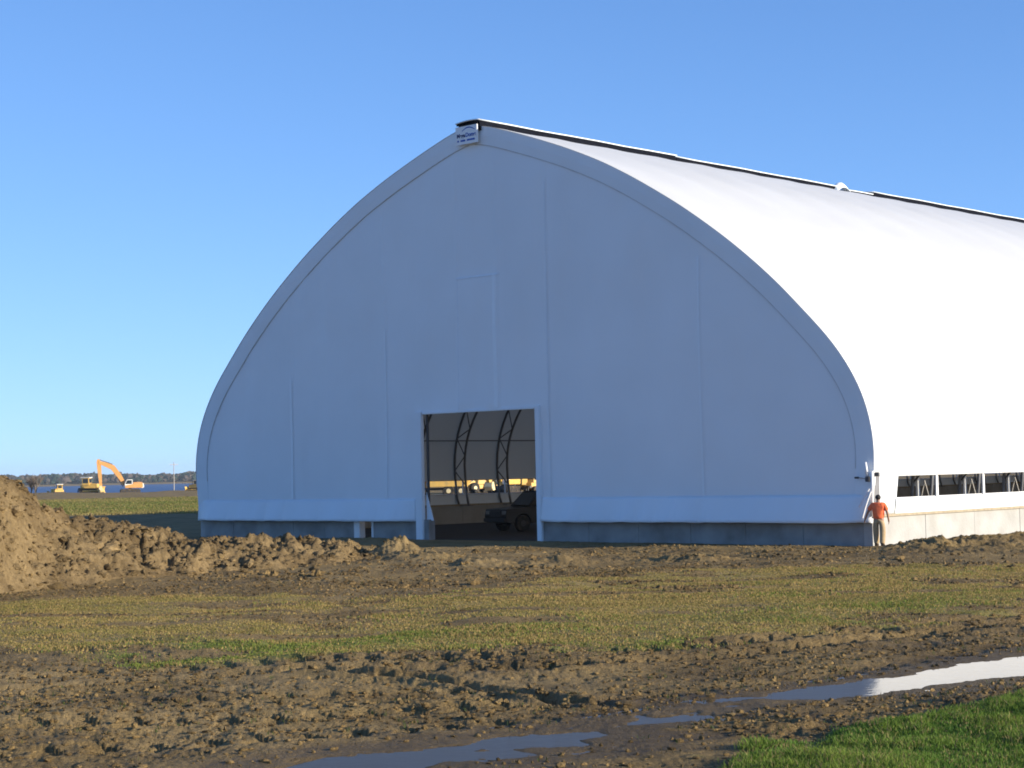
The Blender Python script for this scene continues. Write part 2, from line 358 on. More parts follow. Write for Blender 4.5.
def terrain(x, y):
    r = np.hypot(x, y); th = np.arctan2(x, y)
    near = sstep(120, 70, r)
    e = fbm(x * .9, y * .9, 40, 3) * .9
    sd_strip = poly_sd(STRIP, x, y); sd_green = poly_sd(GREENB, x, y); sd_lawn = poly_sd(LAWN, x, y)
    sd_pud = poly_sd(PUDDLE, x, y)
    strip = sstep(-.9, .9, sd_strip + e * 3.0) * near
    green = sstep(-1.6, 1.2, sd_green + e * 2.4)
    lawn = sstep(-.6, .6, sd_lawn + e * 1.3)
    patch = fbm(x * .35, y * .5, 71, 4)
    bare = np.clip(np.exp(-(((x + 5.2) / 2.6) ** 2 + ((y - 37.5) / 4.5) ** 2)) + .7 * np.exp(-(((x - 1.0) / 1.6) ** 2 + ((y - 42.5) / 3) ** 2)), 0, 1)
    grass = strip * np.clip(1.0 - .40 * sstep(.05, .45, patch) - .85 * sstep(.10, .34, fbm(x * .28 + 3, y * .75, 73, 4)) * sstep(-3, .6, -sd_green) - bare * (.5 + sstep(-.1, .2, patch) * .5), 0, 1)
    grass = np.maximum(grass, lawn)
    green = np.clip(np.maximum(green * (.25 + .75 * sstep(-.3, .35, fbm(x * .5 + 9, y * .7, 88, 3))) * (.55 + .45 * sstep(2, -6, x)), lawn), 0, 1)
    # far field: meadow strip, then bare earth towards the shore
    farm = sstep(90, 130, r)
    fgrass = farm * sstep(262, 240, r + 14 * fbm(x * .03, y * .03, 5, 3)) * sstep(143, 149, y) * sstep(-.10, -.12, th)
    grass = np.maximum(grass, fgrass * .95); green = np.maximum(green, fgrass * (.45 + .5 * fbm(x * .02, y * .06, 9, 3)) * (r < 300))
    # heights
    z = np.zeros_like(x)
    mud = (1 - np.clip(strip * .75 + lawn * .7, 0, 1)) * near
    big = fbm(x * .33, y * .33, 3, 3) * .13
    lump = fbm(x * 2.1, y * 2.1, 13, 4, .55)
    cl = .3 * sstep(.55, .12, worley(x * 4.2 + .6 * lump, y * 4.2, 23))
    rugged = .35 + .65 * sstep(-.15, .25, fbm(x * .22, y * .3, 61, 3))
    pud_near = sstep(-1.6, -.1, sd_pud)
    # the rough apron of dug-over earth in front of the hall
    apron = sstep(44, 52, y + .12 * x + 3 * patch) * near
    amp = (mud * (.12 + .62 * rugged ** 2) + apron * .55) * (1 - .75 * pud_near)
    z += big * near * (1 - .9 * pud_near) + amp * (lump * .040 + cl * .04 * rugged)
    z += (fbm(x * 7, y * 7, 33, 3, .7) * .030 * (.15 + rugged)) * near * (1 - .6 * pud_near) * (1 - .5 * strip)
    for P, wd, dp in RUTS:
        d, s = polyline_d(P, x, y)
        d = d + .12 * fbm(x * .8, y * .8, 51, 2)
        prof = -dp * np.exp(-(d / wd) ** 2) + dp * .4 * np.exp(-((np.abs(d) - wd * 2.1) / (wd * .7)) ** 2)
        lug = np.where(np.sin(s * 2 * math.pi / .55 + d * 6) > .1, .05, -.02) * np.exp(-(d / (wd * 1.3)) ** 4)
        z += (prof + lug * (.4 + .6 * rugged)) * near * (1 - .9 * pud_near)
    # right: soil banked along the long wall, and heaps before it
    hx, ht = hall_xy(x, y)
    bank = np.exp(-((hx - 21.0) / 1.7) ** 2) * sstep(.5, 6, ht) * sstep(60, 20, ht)
    z += bank * (.13 + .12 * lump + .1 * cl)
    for px, py, hh, ww in ((396, 556, .55, .9), (420, 560, .25, 1.3), (990, 548, .30, 1.6), (930, 551, .25, 1.3), (690, 560, .18, 1.2), (480, 566, .2, 1.0), (560, 562, .2, 1.2), (215, 560, .35, 1.4)):
        c = gnd(px, py); z += hh * np.exp(-(((x - c[0]) / ww) ** 2 + ((y - c[1]) / (ww * 1.2)) ** 2)) * (1 + .5 * lump + .6 * cl)
    z += strip * .03 + lawn * .06
    # inside and hard against the hall: level floor
    inside = sstep(19.5, 18.4, np.abs(hx)) * sstep(-.9, .3, ht) * (ht < 95)
    z = z * (1 - inside) - .03 * inside
    # puddle trough
    broke = fbm(x * 1.1, y * 1.6, 97, 4)
    mid = np.exp(-((x - 2.6) / 1.6) ** 2)
    lft = sstep(3.6, 2.6, x); sd = sd_pud + broke * (.3 + .6 * mid + .35 * lft) - .14 * mid + .05 * lft + lump * .14
    z -= .020 * sstep(-1.2, -.05, sd) + .07 * sstep(-.05, .5, sd)
    # far field swells, then falls to the lake and rises to the far shore
    z += sstep(130, 200, r) * fbm(x * .012, y * .02, 15, 3) * .35 + sstep(240, 300, r) * sstep(380, 340, r) * (.25 + .5 * fbm(x * .07, y * .07, 16, 3))
    lake = sstep(R(62), R(50), np.abs(th - R(5)))
    z -= lake * 8 * sstep(358, 430, r)
    z += lake * (8 + 3.0 + 2.2 * fbm(th * 14, r * .001, 19, 3)) * sstep(2380, 2480, r)
    z += sstep(2500, 3600, r) * (7 + 9 * fbm(th * 9 + 4, r * .0006, 20, 3))
    wet = np.clip(sstep(-1.3, .05, sd) + .55 * sstep(-3.5, -.8, sd) * sstep(-.25, .25, fbm(x * .5, y * .8, 103, 3)) * sstep(-4, 1, x) + .35 * sstep(.0, .3, fbm(x * .4, y * .6, 101, 3)) * mud, 0, 1)
    tone = np.clip(apron * (.25 + .75 * sstep(-.1, .3, fbm(x * .5, y * .5, 111, 3))) * sstep(6, -4, x) + .55 * cl * rugged * mud + .75 * sstep(3, -3, x) * near * (r < 44) * sstep(-.25, .2, fbm(x * .6, y * .6, 117, 4)) * mud + .22 * sstep(0, .4, patch) * mud + .5 * sstep(250, 270, r), 0, 1)
    return z, dict(grass=grass, green=green, wet=wet, tone=tone)

ang = np.concatenate([np.radians(np.linspace(-180, -40, 36)[:-1]), np.radians(np.linspace(-40, -22, 70)[:-1]), np.radians(np.linspace(-22, 22, 1140)[:-1]), np.radians(np.linspace(22, 40, 70)[:-1]), np.radians(np.linspace(40, 180, 36)[:-1])])
rad = [.6]; 
while rad[-1] < 5200:
    d = rad[-1]
    if d < 13: s = .6
    elif d < 85: s = float(np.clip(d * d / (FPX * EYE) * .85, .05, .13))
    else: s = max(.14, (d - 84) * .03 + .14)
    if 320 < d < 460: s = min(s, 5.0)
    rad.append(d + s)
rad = np.array(rad); na, nr = len(ang), len(rad)
A, RR = np.meshgrid(ang, rad)
gx, gy = (np.sin(A) * RR).ravel(), (np.cos(A) * RR).ravel()
gz, gat = terrain(gx, gy)
idx = np.arange(nr * na).reshape(nr, na); nxt = np.roll(idx, -1, axis=1)
F = np.stack([idx[:-1], nxt[:-1], nxt[1:], idx[1:]], -1).reshape(-1, 4)[:, ::-1]
link('ground', mesh_np('ground', np.stack([gx, gy, gz], 1), F, GROUND, gat), kind='structure')

# puddle: one sheet of still water lying in its trough
cx = np.array(PUDDLE); half = len(PUDDLE) // 2
top = cx[:half]; bot = cx[half:][::-1]
m_ = MB(); P = []
for a, b_ in zip(top, bot):
    dv = b_ - a; dv = dv / (np.linalg.norm(dv) + 1e-9); P.append([(*(a - dv * .9), -.03), (*((a + b_) / 2), -.03), (*(b_ + dv * .9), -.03)])
m_.grid(P).build('puddle', PUD, kind='structure')
# lake
m_ = MB(); P = []
for k in range(41):
    t = R(-60 + 130 * k / 40); P.append([(math.sin(t) * q, math.cos(t) * q, -4) for q in (352, 700, 1400, 2700)])
m_.grid(P).build('lake', LAKE, kind='structure')

# ------------------------------------------------------------------ heap of dug earth
crest_px = [(-190, 470, 47), (-110, 455, 48), (-45, 463, 49), (0, 474, 50), (14, 480, 50.5), (24, 489, 51), (41, 497, 52), (55, 505, 53), (72, 513, 54), (95, 516, 55), (130, 521, 56), (162, 526, 57), (193, 535, 58), (215, 532, 58.5), (228, 540, 59), (262, 537, 60), (297, 536, 61), (320, 543, 61.5), (345, 537, 62), (362, 547, 62.5), (380, 548, 62.5), (398, 541, 63), (434, 549, 63), (470, 552, 63)]
CP = np.array([at_depth(*c) for c in crest_px])
def pile(x, y):
    yc = np.interp(x, CP[:, 0], CP[:, 1]); zc = np.interp(x, CP[:, 0], CP[:, 2])
    zc = zc * sstep(CP[0, 0] - 5, CP[0, 0], x) * sstep(CP[-1, 0] + 1.2, CP[-1, 0] - .5, x)
    wn = 3.2 + zc * 2.6; wf = 1.6 + zc * 1.5
    wob = fbm(x * .35, y * .35, 205, 3)
    t = np.where(y < yc, (yc - y) / wn, (y - yc) / wf) * (1 + .5 * wob)
    h = zc * np.where(t < 1, (1 - t) ** 1.25 * (1 + .35 * np.sin(np.clip(t, 0, 1) * math.pi)), 0)
    l1 = fbm(x * .9, y * .9, 201, 3); l2 = fbm(x * 2.4, y * 2.4, 203, 4, .6)
    cl = .38 * sstep(.62, .10, worley(x * 1.9 + .7 * l2, y * 1.9, 207)); cl2 = .32 * sstep(.58, .10, worley(x * 4.6 + .5 * l2, y * 4.6, 209))
    k = np.clip(h / .45, 0, 1)
    gul = -.22 * np.clip(1 - np.abs(fbm(x * 1.1 + y * .3, y * .4, 211, 3)) / .07, 0, 1) * np.clip(h / 1.0, 0, 1)
    steep = sstep(-15, -10, x)
    rough = .45 + .55 * steep + .35 * sstep(-.1, .3, fbm(x * .4, y * .5, 213, 3))
    l3 = fbm(x * 6.5, y * 6.5, 215, 3, .65); rid = (.5 - np.abs(fbm(x * 1.9, y * 1.9, 217, 4, .55))) ** 2
    z = h + k * (l1 * .24 + rough * (l2 * .18 + l3 * .14 + cl * .12 * sstep(-.1, .25, l1) + cl2 * .07 + rid * .30) + gul) - .12 * (1 - k) - .16
    return z
xs = np.arange(-26.5, -.6, .062); ys = np.arange(36, 70, .07)
X, Y = np.meshgrid(xs, ys); Z = pile(X.ravel(), Y.ravel())
nx, ny = len(xs), len(ys); idx = np.arange(nx * ny).reshape(ny, nx)
F = np.stack([idx[:-1, :-1], idx[:-1, 1:], idx[1:, 1:], idx[1:, :-1]], -1).reshape(-1, 4)
gz_ = terrain(X.ravel(), Y.ravel())[0]
keep = ((Z - gz_) > -.15)[F].any(1); F = F[keep]
used = np.unique(F); rm = -np.ones(nx * ny, int); rm[used] = np.arange(len(used))
V = np.stack([X.ravel(), Y.ravel(), Z], 1)[used]
tag(link('dirt_pile', mesh_np('dirt_pile', V, rm[F], PILE)), 'long tan heap of dug-up earth sloping down from the left edge towards the white hall', 'dirt pile')

# ------------------------------------------------------------------ loose clods (uncountable)
def ico(sub):
    bm = bmesh.new(); bmesh.ops.create_icosphere(bm, subdivisions=sub, radius=1); v = np.array([p.co[:] for p in bm.verts]); f = np.array([[q.index for q in p.verts] for p in bm.faces]); bm.free(); return v, f
IV, IF = ico(1); I2V, I2F = ico(2)
def surf(x, y): return np.maximum(terrain(x, y)[0], pile(x, y))
def clods(n, sampler, s0, s1, pw, base):
    xy = sampler(n); n = len(xy); bv, bf = base
    z = surf(xy[:, 0], xy[:, 1])
    s = s0 + (s1 - s0) * RNG.random(n) ** pw
    V = np.repeat(bv[None], n, 0) * (1 + .38 * (RNG.random((n, len(bv), 1)) - .5) * 1.6)
    V = V * (np.array([1, 1, .62]) * (1 + 1.1 * (RNG.random((n, 1, 3)) - .5)))
    a = RNG.random(n) * 6.283; c, s_ = np.cos(a)[:, None], np.sin(a)[:, None]
    V = np.stack([V[..., 0] * c - V[..., 1] * s_, V[..., 0] * s_ + V[..., 1] * c, V[..., 2]], -1) * s[:, None, None]
    V += np.stack([xy[:, 0], xy[:, 1], z + s * .25], 1)[:, None]
    Fq = bf[None] + (np.arange(n) * len(bv))[:, None, None]
    return V.reshape(-1, 3), Fq.reshape(-1, 3)
def samp_mud(n):
    d = 16 + 36 * RNG.random(n * 3) ** .9; t = np.radians(-23 + 46 * RNG.random(n * 3)); x, y = d * np.sin(t), d * np.cos(t)
    z, at = terrain(x, y)
    k = (at['grass'] < .45) & (poly_sd(PUDDLE, x, y) < -.15) & (RNG.random(n * 3) < .25 + .75 * sstep(-.1, .25, fbm(x * .3, y * .4, 301, 3)))
    return np.stack([x, y], 1)[k][:n]
def samp_apron(n):
    px = -200 + 1420 * RNG.random(n * 2); py = 546 + 44 * RNG.random(n * 2) ** 1.1
    P = np.array([gnd(a, b_)[:2] for a, b_ in zip(px, py)]); z, at = terrain(P[:, 0], P[:, 1])
    k = (at['grass'] < .5) & (RNG.random(n * 2) < .2 + .8 * sstep(-.1, .25, fbm(P[:, 0] * .35, P[:, 1] * .35, 305, 3)))
    hx, ht = hall_xy(P[:, 0], P[:, 1]); k &= (ht < -.5) | (np.abs(hx) > 19.5)
    return P[k][:n]
def samp_pile(n):
    x = -25 + 24 * RNG.random(n * 3); y = 40 + 25 * RNG.random(n * 3); z = pile(x, y); k = (z > terrain(x, y)[0] + .05) & (RNG.random(n * 3) < .15 + .85 * sstep(-.15, .25, fbm(x * .6, y * .6, 307, 3)))
    return np.stack([x, y], 1)[k][:n]
def many(name, mt, sets, kind='stuff'):
    Vs, Fs, o = [], [], 0
    for v, f in sets: Vs.append(v); Fs.append(f + o); o += len(v)
    return link(name, mesh_np(name, np.concatenate(Vs), np.concatenate(Fs), mt, smooth=False), kind=kind)
many('mud_clods', CLOD, [clods(38000, samp_mud, .006, .042, 3.4, (IV, IF)), clods(12000, samp_apron, .012, .075, 3.2, (IV, IF)), clods(80, samp_apron, .07, .17, 2.4, (I2V, I2F))])
many('heap_clods', PILE, [clods(14000, samp_pile, .015, .11, 3.4, (IV, IF)), clods(260, samp_pile, .08, .22, 2.6, (I2V, I2F))])
tag(bpy.data.objects['mud_clods'], 'loose clods and stones strewn over the rutted mud', None)
tag(bpy.data.objects['heap_clods'], 'loose clods lying on the heap of dug earth', None)

# ------------------------------------------------------------------ grass (uncountable)
def blades(name, xy, h, wd, cols, per=3, spread=.05, lean=.5):
    n = len(xy); z = terrain(xy[:, 0], xy[:, 1])[0]
    xy = np.repeat(xy, per, 0) + RNG.normal(0, spread, (n * per, 2)); z = np.repeat(z, per); h = np.repeat(h, per) * (.5 + .8 * RNG.random(n * per)); N_ = n * per
    a = RNG.random(N_) * 6.283; hw = wd * (.6 + .8 * RNG.random(N_)); ln = lean * h * RNG.random(N_); la = RNG.random(N_) * 6.283
    b0 = np.stack([xy[:, 0] - np.cos(a) * hw, xy[:, 1] - np.sin(a) * hw, z - .01], 1); b1 = np.stack([xy[:, 0] + np.cos(a) * hw, xy[:, 1] + np.sin(a) * hw, z - .01], 1)
    md = np.stack([xy[:, 0] + np.cos(la) * ln * .35, xy[:, 1] + np.sin(la) * ln * .35, z + h * .6], 1)
    m0 = md + (b0 - (b0 + b1) / 2) * .7; m1 = md + (b1 - (b0 + b1) / 2) * .7
    tp = np.stack([xy[:, 0] + np.cos(la) * ln, xy[:, 1] + np.sin(la) * ln, z + h], 1)
    V = np.stack([b0, b1, m1, m0, tp], 1).reshape(-1, 3); o = (np.arange(N_) * 5)[:, None]
    F = np.concatenate([o + np.array([[0, 1, 2]]), o + np.array([[0, 2, 3]]), o + np.array([[3, 2, 4]])])
    c = np.repeat(cols, per, 0) * (.82 + .36 * RNG.random((N_, 1))); c = np.repeat(c, 5, 0)
    return link(name, mesh_np(name, V, F, BLADE, colors=c, smooth=False), kind='stuff')
def rnd_in(P, n):
    P = np.array(P); lo, hi = P.min(0), P.max(0); xy = lo + (hi - lo) * RNG.random((n, 2)); return xy
xy = rnd_in(LAWN, 95000); th = np.abs(np.arctan2(xy[:, 0], xy[:, 1])); xy = xy[(xy[:, 1] > 12) & (th < R(25))]
z, at = terrain(xy[:, 0], xy[:, 1]); tuft = fbm(xy[:, 0] * 1.8, xy[:, 1] * 1.8, 401, 3); k = (poly_sd(LAWN, xy[:, 0], xy[:, 1]) > -.5) & (at['grass'] + .5 * tuft > .45); xy = xy[k]; tuft = tuft[k]
dry = RNG.random(len(xy)) < .16
cols = np.where(dry[:, None], np.array([[.30, .24, .10]]), np.array([[.14, .22, .035]]) + (tuft[:, None]) * np.array([[.09, .07, .012]]))
blades('lawn_grass', xy, (.03 + .075 * np.clip(tuft + .3, 0, 1)) * (.7 + .6 * RNG.random(len(xy))), .0055, cols, 4, .05, 1.0)
xy = rnd_in(STRIP, 240000); th = np.abs(np.arctan2(xy[:, 0], xy[:, 1])); xy = xy[th < R(25)]
z, at = terrain(xy[:, 0], xy[:, 1]); k = RNG.random(len(xy)) < np.clip(at['grass'] * 1.25 - .18, 0, 1); xy = xy[k]; g = at['green'][k]
tuft = fbm(xy[:, 0] * 1.1, xy[:, 1] * 1.3, 411, 3)
pt = fbm(xy[:, 0] * .35, xy[:, 1] * .6, 415, 3); isg = RNG.random(len(xy)) < np.clip(g * .95 + .8 * pt - .06, 0, 1)
cols = np.where(isg[:, None], np.array([[.19, .225, .045]]), np.where((RNG.random(len(xy)) < .6 + .9 * pt)[:, None], np.array([[.38, .27, .10]]), np.array([[.255, .22, .065]])))
blades('meadow_grass', xy, (.016 + .034 * np.clip(tuft + .35, 0, 1)) * (.6 + .8 * np.clip(pt + .5, 0, 1)), .010, cols, 3, .07, 1.6)
# the far meadow strip between the hall's shadow and the bank
n = 60000; th = np.radians(-21 + 24 * RNG.random(n)); rr = np.sqrt(RNG.random(n) * (262 ** 2 - 147 ** 2) + 147 ** 2); xy = np.stack([rr * np.sin(th), rr * np.cos(th)], 1)
at = terrain(xy[:, 0], xy[:, 1])[1]; k = (at['grass'] > .4) & (hall_xy(xy[:, 0], xy[:, 1])[0] < -24); xy = xy[k]
pt = fbm(xy[:, 0] * .03, xy[:, 1] * .09, 421, 3)
cols = np.where((RNG.random(len(xy)) < .45 + .8 * pt)[:, None], np.array([[.165, .185, .045]]), np.array([[.30, .24, .085]]))
blades('far_meadow_grass', xy, np.full(len(xy), .16), .05, cols, 3, .3, 1.0)
# straggling weeds poking out of the mud
def samp_weed(n):
    q = samp_mud(n); return q
xy = samp_mud(2600); blades('mud_weeds', xy, np.full(len(xy), .05), .005, np.where((RNG.random(len(xy)) < .35)[:, None], np.array([[.06, .09, .02]]), np.array([[.16, .12, .06]])), 4, .04, 1.2)
for nme, lb in (('lawn_grass', 'fresh green grass in the lower right corner'), ('meadow_grass', 'dry olive grass strip across the field'), ('far_meadow_grass', 'green and straw coloured meadow far behind the heap of earth'), ('mud_weeds', 'stray weeds and straw in the mud')):
    bpy.data.objects[nme]['label'] = lb

# ------------------------------------------------------------------ the fabric hall
ALPHA = -math.atan2(Bd[0], Bd[1])
hall = thing('fabric_hall', (HALL_O[0], HALL_O[1], 0), ALPHA, 'huge white fabric-covered hall with a pointed arch gable and one open square doorway', 'fabric building')
prof_raw = [(18.66, .77), (18.76, 1.6), (18.82, 2.24), (18.88, 2.75), (18.9, 3.36), (18.84, 3.95), (18.69, 4.64), (18.42, 5.41), (18.02, 6.12), (17.44, 6.96), (16.86, 7.6), (16.16, 8.3), (15.22, 9.25), (14.38, 10.0), (13.5, 10.73), (12.64, 11.39), (11.75, 12.02), (10.83, 12.65), (9.9, 13.22), (8.47, 14.06), (6.99, 14.83), (5.2, 15.6), (3.3, 16.3), (1.75, 16.82), (.72, 17.14), (0, 17.22)]
pr = np.array(prof_raw); sarc = np.concatenate([[0], np.cumsum(np.hypot(*np.diff(pr, axis=0).T))])
ss = np.linspace(0, sarc[-1], 90)
ph, pz = np.interp(ss, sarc, pr[:, 0]), np.interp(ss, sarc, pr[:, 1])
for _ in range(6):
    ph[1:-1] = .25 * ph[:-2] + .5 * ph[1:-1] + .25 * ph[2:]; pz[1:-1] = .25 * pz[:-2] + .5 * pz[1:-1] + .25 * pz[2:]
tx, tz = np.gradient(ph), np.gradient(pz); tl = np.hypot(tx, tz); nxp, nzp = tz / tl, -tx / tl        # outward normals of right half
nxp[-1], nzp[-1] = 0, 1
def off(i, d):                      # profile point i (0 bottom .. 89 apex) moved d inwards
    return ph[i] - nxp[i] * d, pz[i] - nzp[i] * d
def z_at(x): return float(np.interp(-abs(x), -ph[pz > 3.3], pz[pz > 3.3])) 
LEN, T0, SP, NT = 92.0, .52, 3.42, 27
TR = [T0 + SP * k for k in range(NT)]
zi = lambda z: int(np.argmin(np.abs(pz[:60] - z)))
I_OT, I_OB, I_BT = zi(2.33), zi(1.58), zi(1.05)
ph_f = lambda z: float(np.interp(z, pz[:20], ph[:20]))

# roof membrane, drawn taut over the trusses and sagging a little between them
tsub = [-.10]
for k in range(NT):
    a = TR[k - 1] if k else -.10
    for q in (.25, .5, .75, 1): tsub.append(a + (TR[k] - a) * q)
tsub += [LEN]
def sag(t):
    if t <= T0 or t >= TR[-1]: return 0
    return .13 * math.sin(math.pi * ((t - T0) / SP % 1.0)) ** 1
rows = []
iz = [i for i in range(I_OT, 90)]
for t in tsub:
    s_ = sag(t); row = []
    for i in iz:
        a = off(i, s_ * min(1, (i - I_OT) / 8, (89 - i) / 16)); row.append((a[0], t, a[1]))
    row[0] = (ph_f(2.375), t, 2.375); row[1] = (ph_f(max(2.6, row[1][2])), t, max(2.6, row[1][2]))
    row += [(-x_, t_, z_) for x_, t_, z_ in reversed(row[:-1])]
    rows.append(row)
rf = MB().grid(rows).build('roof_membrane', FABR, hall, smooth=True)
# eave parts of each long side: end panel, lower curtain, sill plate, wall
for sgn in (1, -1):
    m_ = MB()
    def xz(i): return ph[i], pz[i]
    low = [(ph_f(z), z) for z in (1.05, 1.3, 1.575)]
    m_.grid([[(sgn * (hx + .02 + .02 * math.sin(t * 1.9 + z * 3) * (1 if t > 1 else 0)), t, z) for hx, z in low] for t in np.linspace(1.42, LEN, 180)])
    m_.build('lower_curtain', FAB, hall, smooth=True)
    m_ = MB(); zs = [1.05, 1.3, 1.58, 1.95, 2.39]
    m_.grid([[(sgn * (ph_f(z) + .015 + .03 * math.sin(t * 7 + z)), t, z) for z in zs] for t in np.linspace(.30, 1.47, 10)])
    c = m_.build('end_curtain', FAB, hall, smooth=True); q = c.modifiers.new('thickness', 'SOLIDIFY'); q.thickness = .03
    MB().box(sgn * 18.30, sgn * 18.74, .4, LEN, .955, 1.045).build('sill_plate', WOOD, hall)
    m_ = MB()
    nb = 26
    for k in range(nb):
        a, b_ = LEN * k / nb, LEN * (k + 1) / nb
        m_.box(sgn * 18.32, sgn * (18.66 + .006 * (k % 2)), a + (.012 if k else -.0), b_ - .012, -.5, .95)
    m_.box(sgn * 18.34, sgn * 18.63, 0.02, LEN - .02, -.5, .94)
    m_.build('side_wall', CONC, hall)
    # tube along top and bottom of the ventilation opening
    m_ = MB()
    for z in (2.375, 1.575): m_.tube([(sgn * (ph_f(z) - .03), 1.42, z), (sgn * (ph_f(z) - .03), LEN, z)], .03, 6)
    m_.build('opening_rail', PIPEW, hall)
for sgn in (1, -1):
    for t in [v + .23 for v in TR[1:]]:
        MB().box(sgn * 18.62, sgn * 18.70, t + .22, t + .29, 1.55, 2.40).build('opening_post', PIPEW, hall)
        if sgn == 1 and t < 30:
            MB().box(18.74, 18.80, t - .03, t + .05, 1.50, 2.40).build('opening_post', PIPEW, hall); MB().box(17.96, 18.05, t - .02, t + .10, .99, 2.6).build('sunlit_chord_sleeve', PIPEW, hall)  # white inner sleeve added so the dark truss chord looks sunlit
            MB().tube([(18.08, t, 1.25), (18.32, t, 2.14), (18.56, t, 1.25)], .024, 6).build('knee_brace', POLE, hall)

# gable membrane with its door opening
XL = lambda u: 18.6 - u
DL, DR, DT = XL(21.90), XL(15.34), 5.31
def gable_off(x, z):
    x_, z_ = np.float64(x), np.float64(z)
    wr = float(fbm(np.array([x_ * 1.3]), np.array([z_ * .16]), 501, 3)[0]) * .075
    bow = 0
    for sx in (XL(30.42), XL(24.1), XL(19.66), XL(17.4), XL(14.64), XL(7.08)): bow += -.022 * math.exp(-((x - sx) / .085) ** 2)
    patch = -.03 if (XL(19.6) < x < XL(17.3) and 5.35 < z < 10.95) else 0
    edge = -.10 * math.exp(-((z - DT) / .5) ** 2) * (1 if XL(23) < x < XL(14.5) else 0)
    hw_z = float(np.interp(z, pz, ph)); d = min(z_at(x) - z, hw_z - abs(x))
    return (wr + bow + patch + edge * .3) * min(1, max(0, (d - .65) / .9))
m_ = MB()
def gpanel(xa, xb, zb, nrow=46):
    xs_ = sorted(set(np.round(np.concatenate([np.linspace(xa, xb, max(2, int((xb - xa) / .16))), [v for s0 in (XL(30.42), XL(24.1), XL(19.66), XL(17.4), XL(14.64), XL(7.08), XL(19.6)) for v in (s0 - .12, s0 - .04, s0 + .04, s0 + .12) if xa < v < xb]]), 4)))
    P = []
    for x in xs_:
        zt = z_at(x) - .12
        P.append([(x, gable_off(x, zb + (zt - zb) * q), zb + (zt - zb) * q) for q in np.linspace(0, 1, nrow)])
    m_.grid(P)
gpanel(-18.36, DL, .80); gpanel(DL, DR, DT); gpanel(DR, 18.36, .80)
# slivers beyond the widest straight part are covered by the trim
gp = m_.build('gable_membrane', FAB, hall, smooth=True)
# trim wrapped round the end arch
m_ = MB(); P = []
idxs = list(range(0, 90))
for sgn in (1, -1):
    P = []
    for i in idxs:
        a = off(i, 0); b_ = off(i, .40); c = off(i, .76)
        if i > 80: f_ = 1.0; b_ = (max(b_[0], 0), b_[1]); c = (max(c[0], 0), c[1])
        wv = .006 * math.sin(i * 1.3)
        P.append([(sgn * a[0], .02, a[1]), (sgn * (a[0] - .01), -.07, a[1] - .005), (sgn * b_[0], -.065 + wv, b_[1]), (sgn * c[0], -.035, c[1]), (sgn * c[0], .03, c[1])])
    m_.grid(P)
m_.build('gable_trim', FAB, hall, smooth=False)
# grey line added for the shaded step and seam at the trim's inner edge
for sgn in (1, -1):
    MB().tube([(sgn * max(off(i, .78)[0], 0), -.022, off(i, .775)[1]) for i in range(6, 89)], .014, 6).build('step_shade_line', mat('step_shade_grey', (.56, .57, .58), .8) if sgn == 1 else bpy.data.materials['step_shade_grey'], hall, smooth=True)
# doubled weld strips on the gable cloth
WELD = mat('doubled_membrane', (.835, .885, .915), .5, var=.03); WELD2 = mat('darker_membrane', (.775, .82, .855), .6, var=.05)  # second one a touch darker than the gable cloth
for u, za, zb_, wd, mt_ in ((30.42, 1.75, 7.2, .07, WELD), (17.50, 5.42, 10.9, .10, WELD), (19.62, 5.42, 10.9, .05, WELD2), (24.1, 1.75, 9.0, .04, WELD), (14.64, 1.75, 14.4, .04, WELD2), (7.08, 1.75, 10.6, .04, WELD)):
    m_ = MB(); x = XL(u); P = [[(x + q, gable_off(x, z) - .012, z) for q in (-wd, wd)] for z in np.linspace(za, zb_, 30)]
    c = m_.grid(P).build('weld_seam', mt_, hall, smooth=True)
P = [[(x, gable_off(x, z) - .014, z) for z in (10.86, 10.95)] for x in np.linspace(XL(19.7), XL(17.2), 24)]
MB().grid(P).build('weld_seam', WELD2, hall, smooth=True)
# flared skirt over the wall head
def skirt(xa, xb):
    m_ = MB(); P = []
    for x in np.linspace(xa, xb, int((xb - xa) / .12)):
        e0 = min(1, (x - xa) / 1.2, (xb - x) / 1.2); fl = .08 + .32 * max(0, e0)
        wr = float(fbm(np.array([x * 1.4]), np.array([0.]), 520, 3)[0])
        P.append([(x, -.05 - fl * q ** 1.0 * (1 + .6 * wr) - .03 * wr * math.sin(x * 5), 1.72 - .95 * q + (.02 + .015 * q) * wr) for q in np.linspace(0, 1, 9)])
    m_.grid(P); c = m_.build('membrane_skirt', FAB, hall, smooth=True); q = c.modifiers.new('thickness', 'SOLIDIFY'); q.thickness = .03; q.offset = 0
skirt(-18.72, XL(22.28)); skirt(XL(15.12), 18.70)
# end walls of cast concrete
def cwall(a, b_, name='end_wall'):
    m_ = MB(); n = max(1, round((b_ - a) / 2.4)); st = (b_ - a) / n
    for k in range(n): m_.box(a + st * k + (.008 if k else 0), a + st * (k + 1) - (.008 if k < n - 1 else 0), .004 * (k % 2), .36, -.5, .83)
    m_.box(a + .01, b_ - .01, .02, .35, -.5, .82); m_.build(name, CONC_SHADE, hall)
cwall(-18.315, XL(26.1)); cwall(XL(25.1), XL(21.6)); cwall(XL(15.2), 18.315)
MB().box(XL(26.28), XL(25.92), -.03, .30, -.4, .84).build('hatch_jamb', PIPEW, hall); MB().box(XL(25.15), XL(25.04), -.03, .30, -.4, .84).build('hatch_jamb', PIPEW, hall)
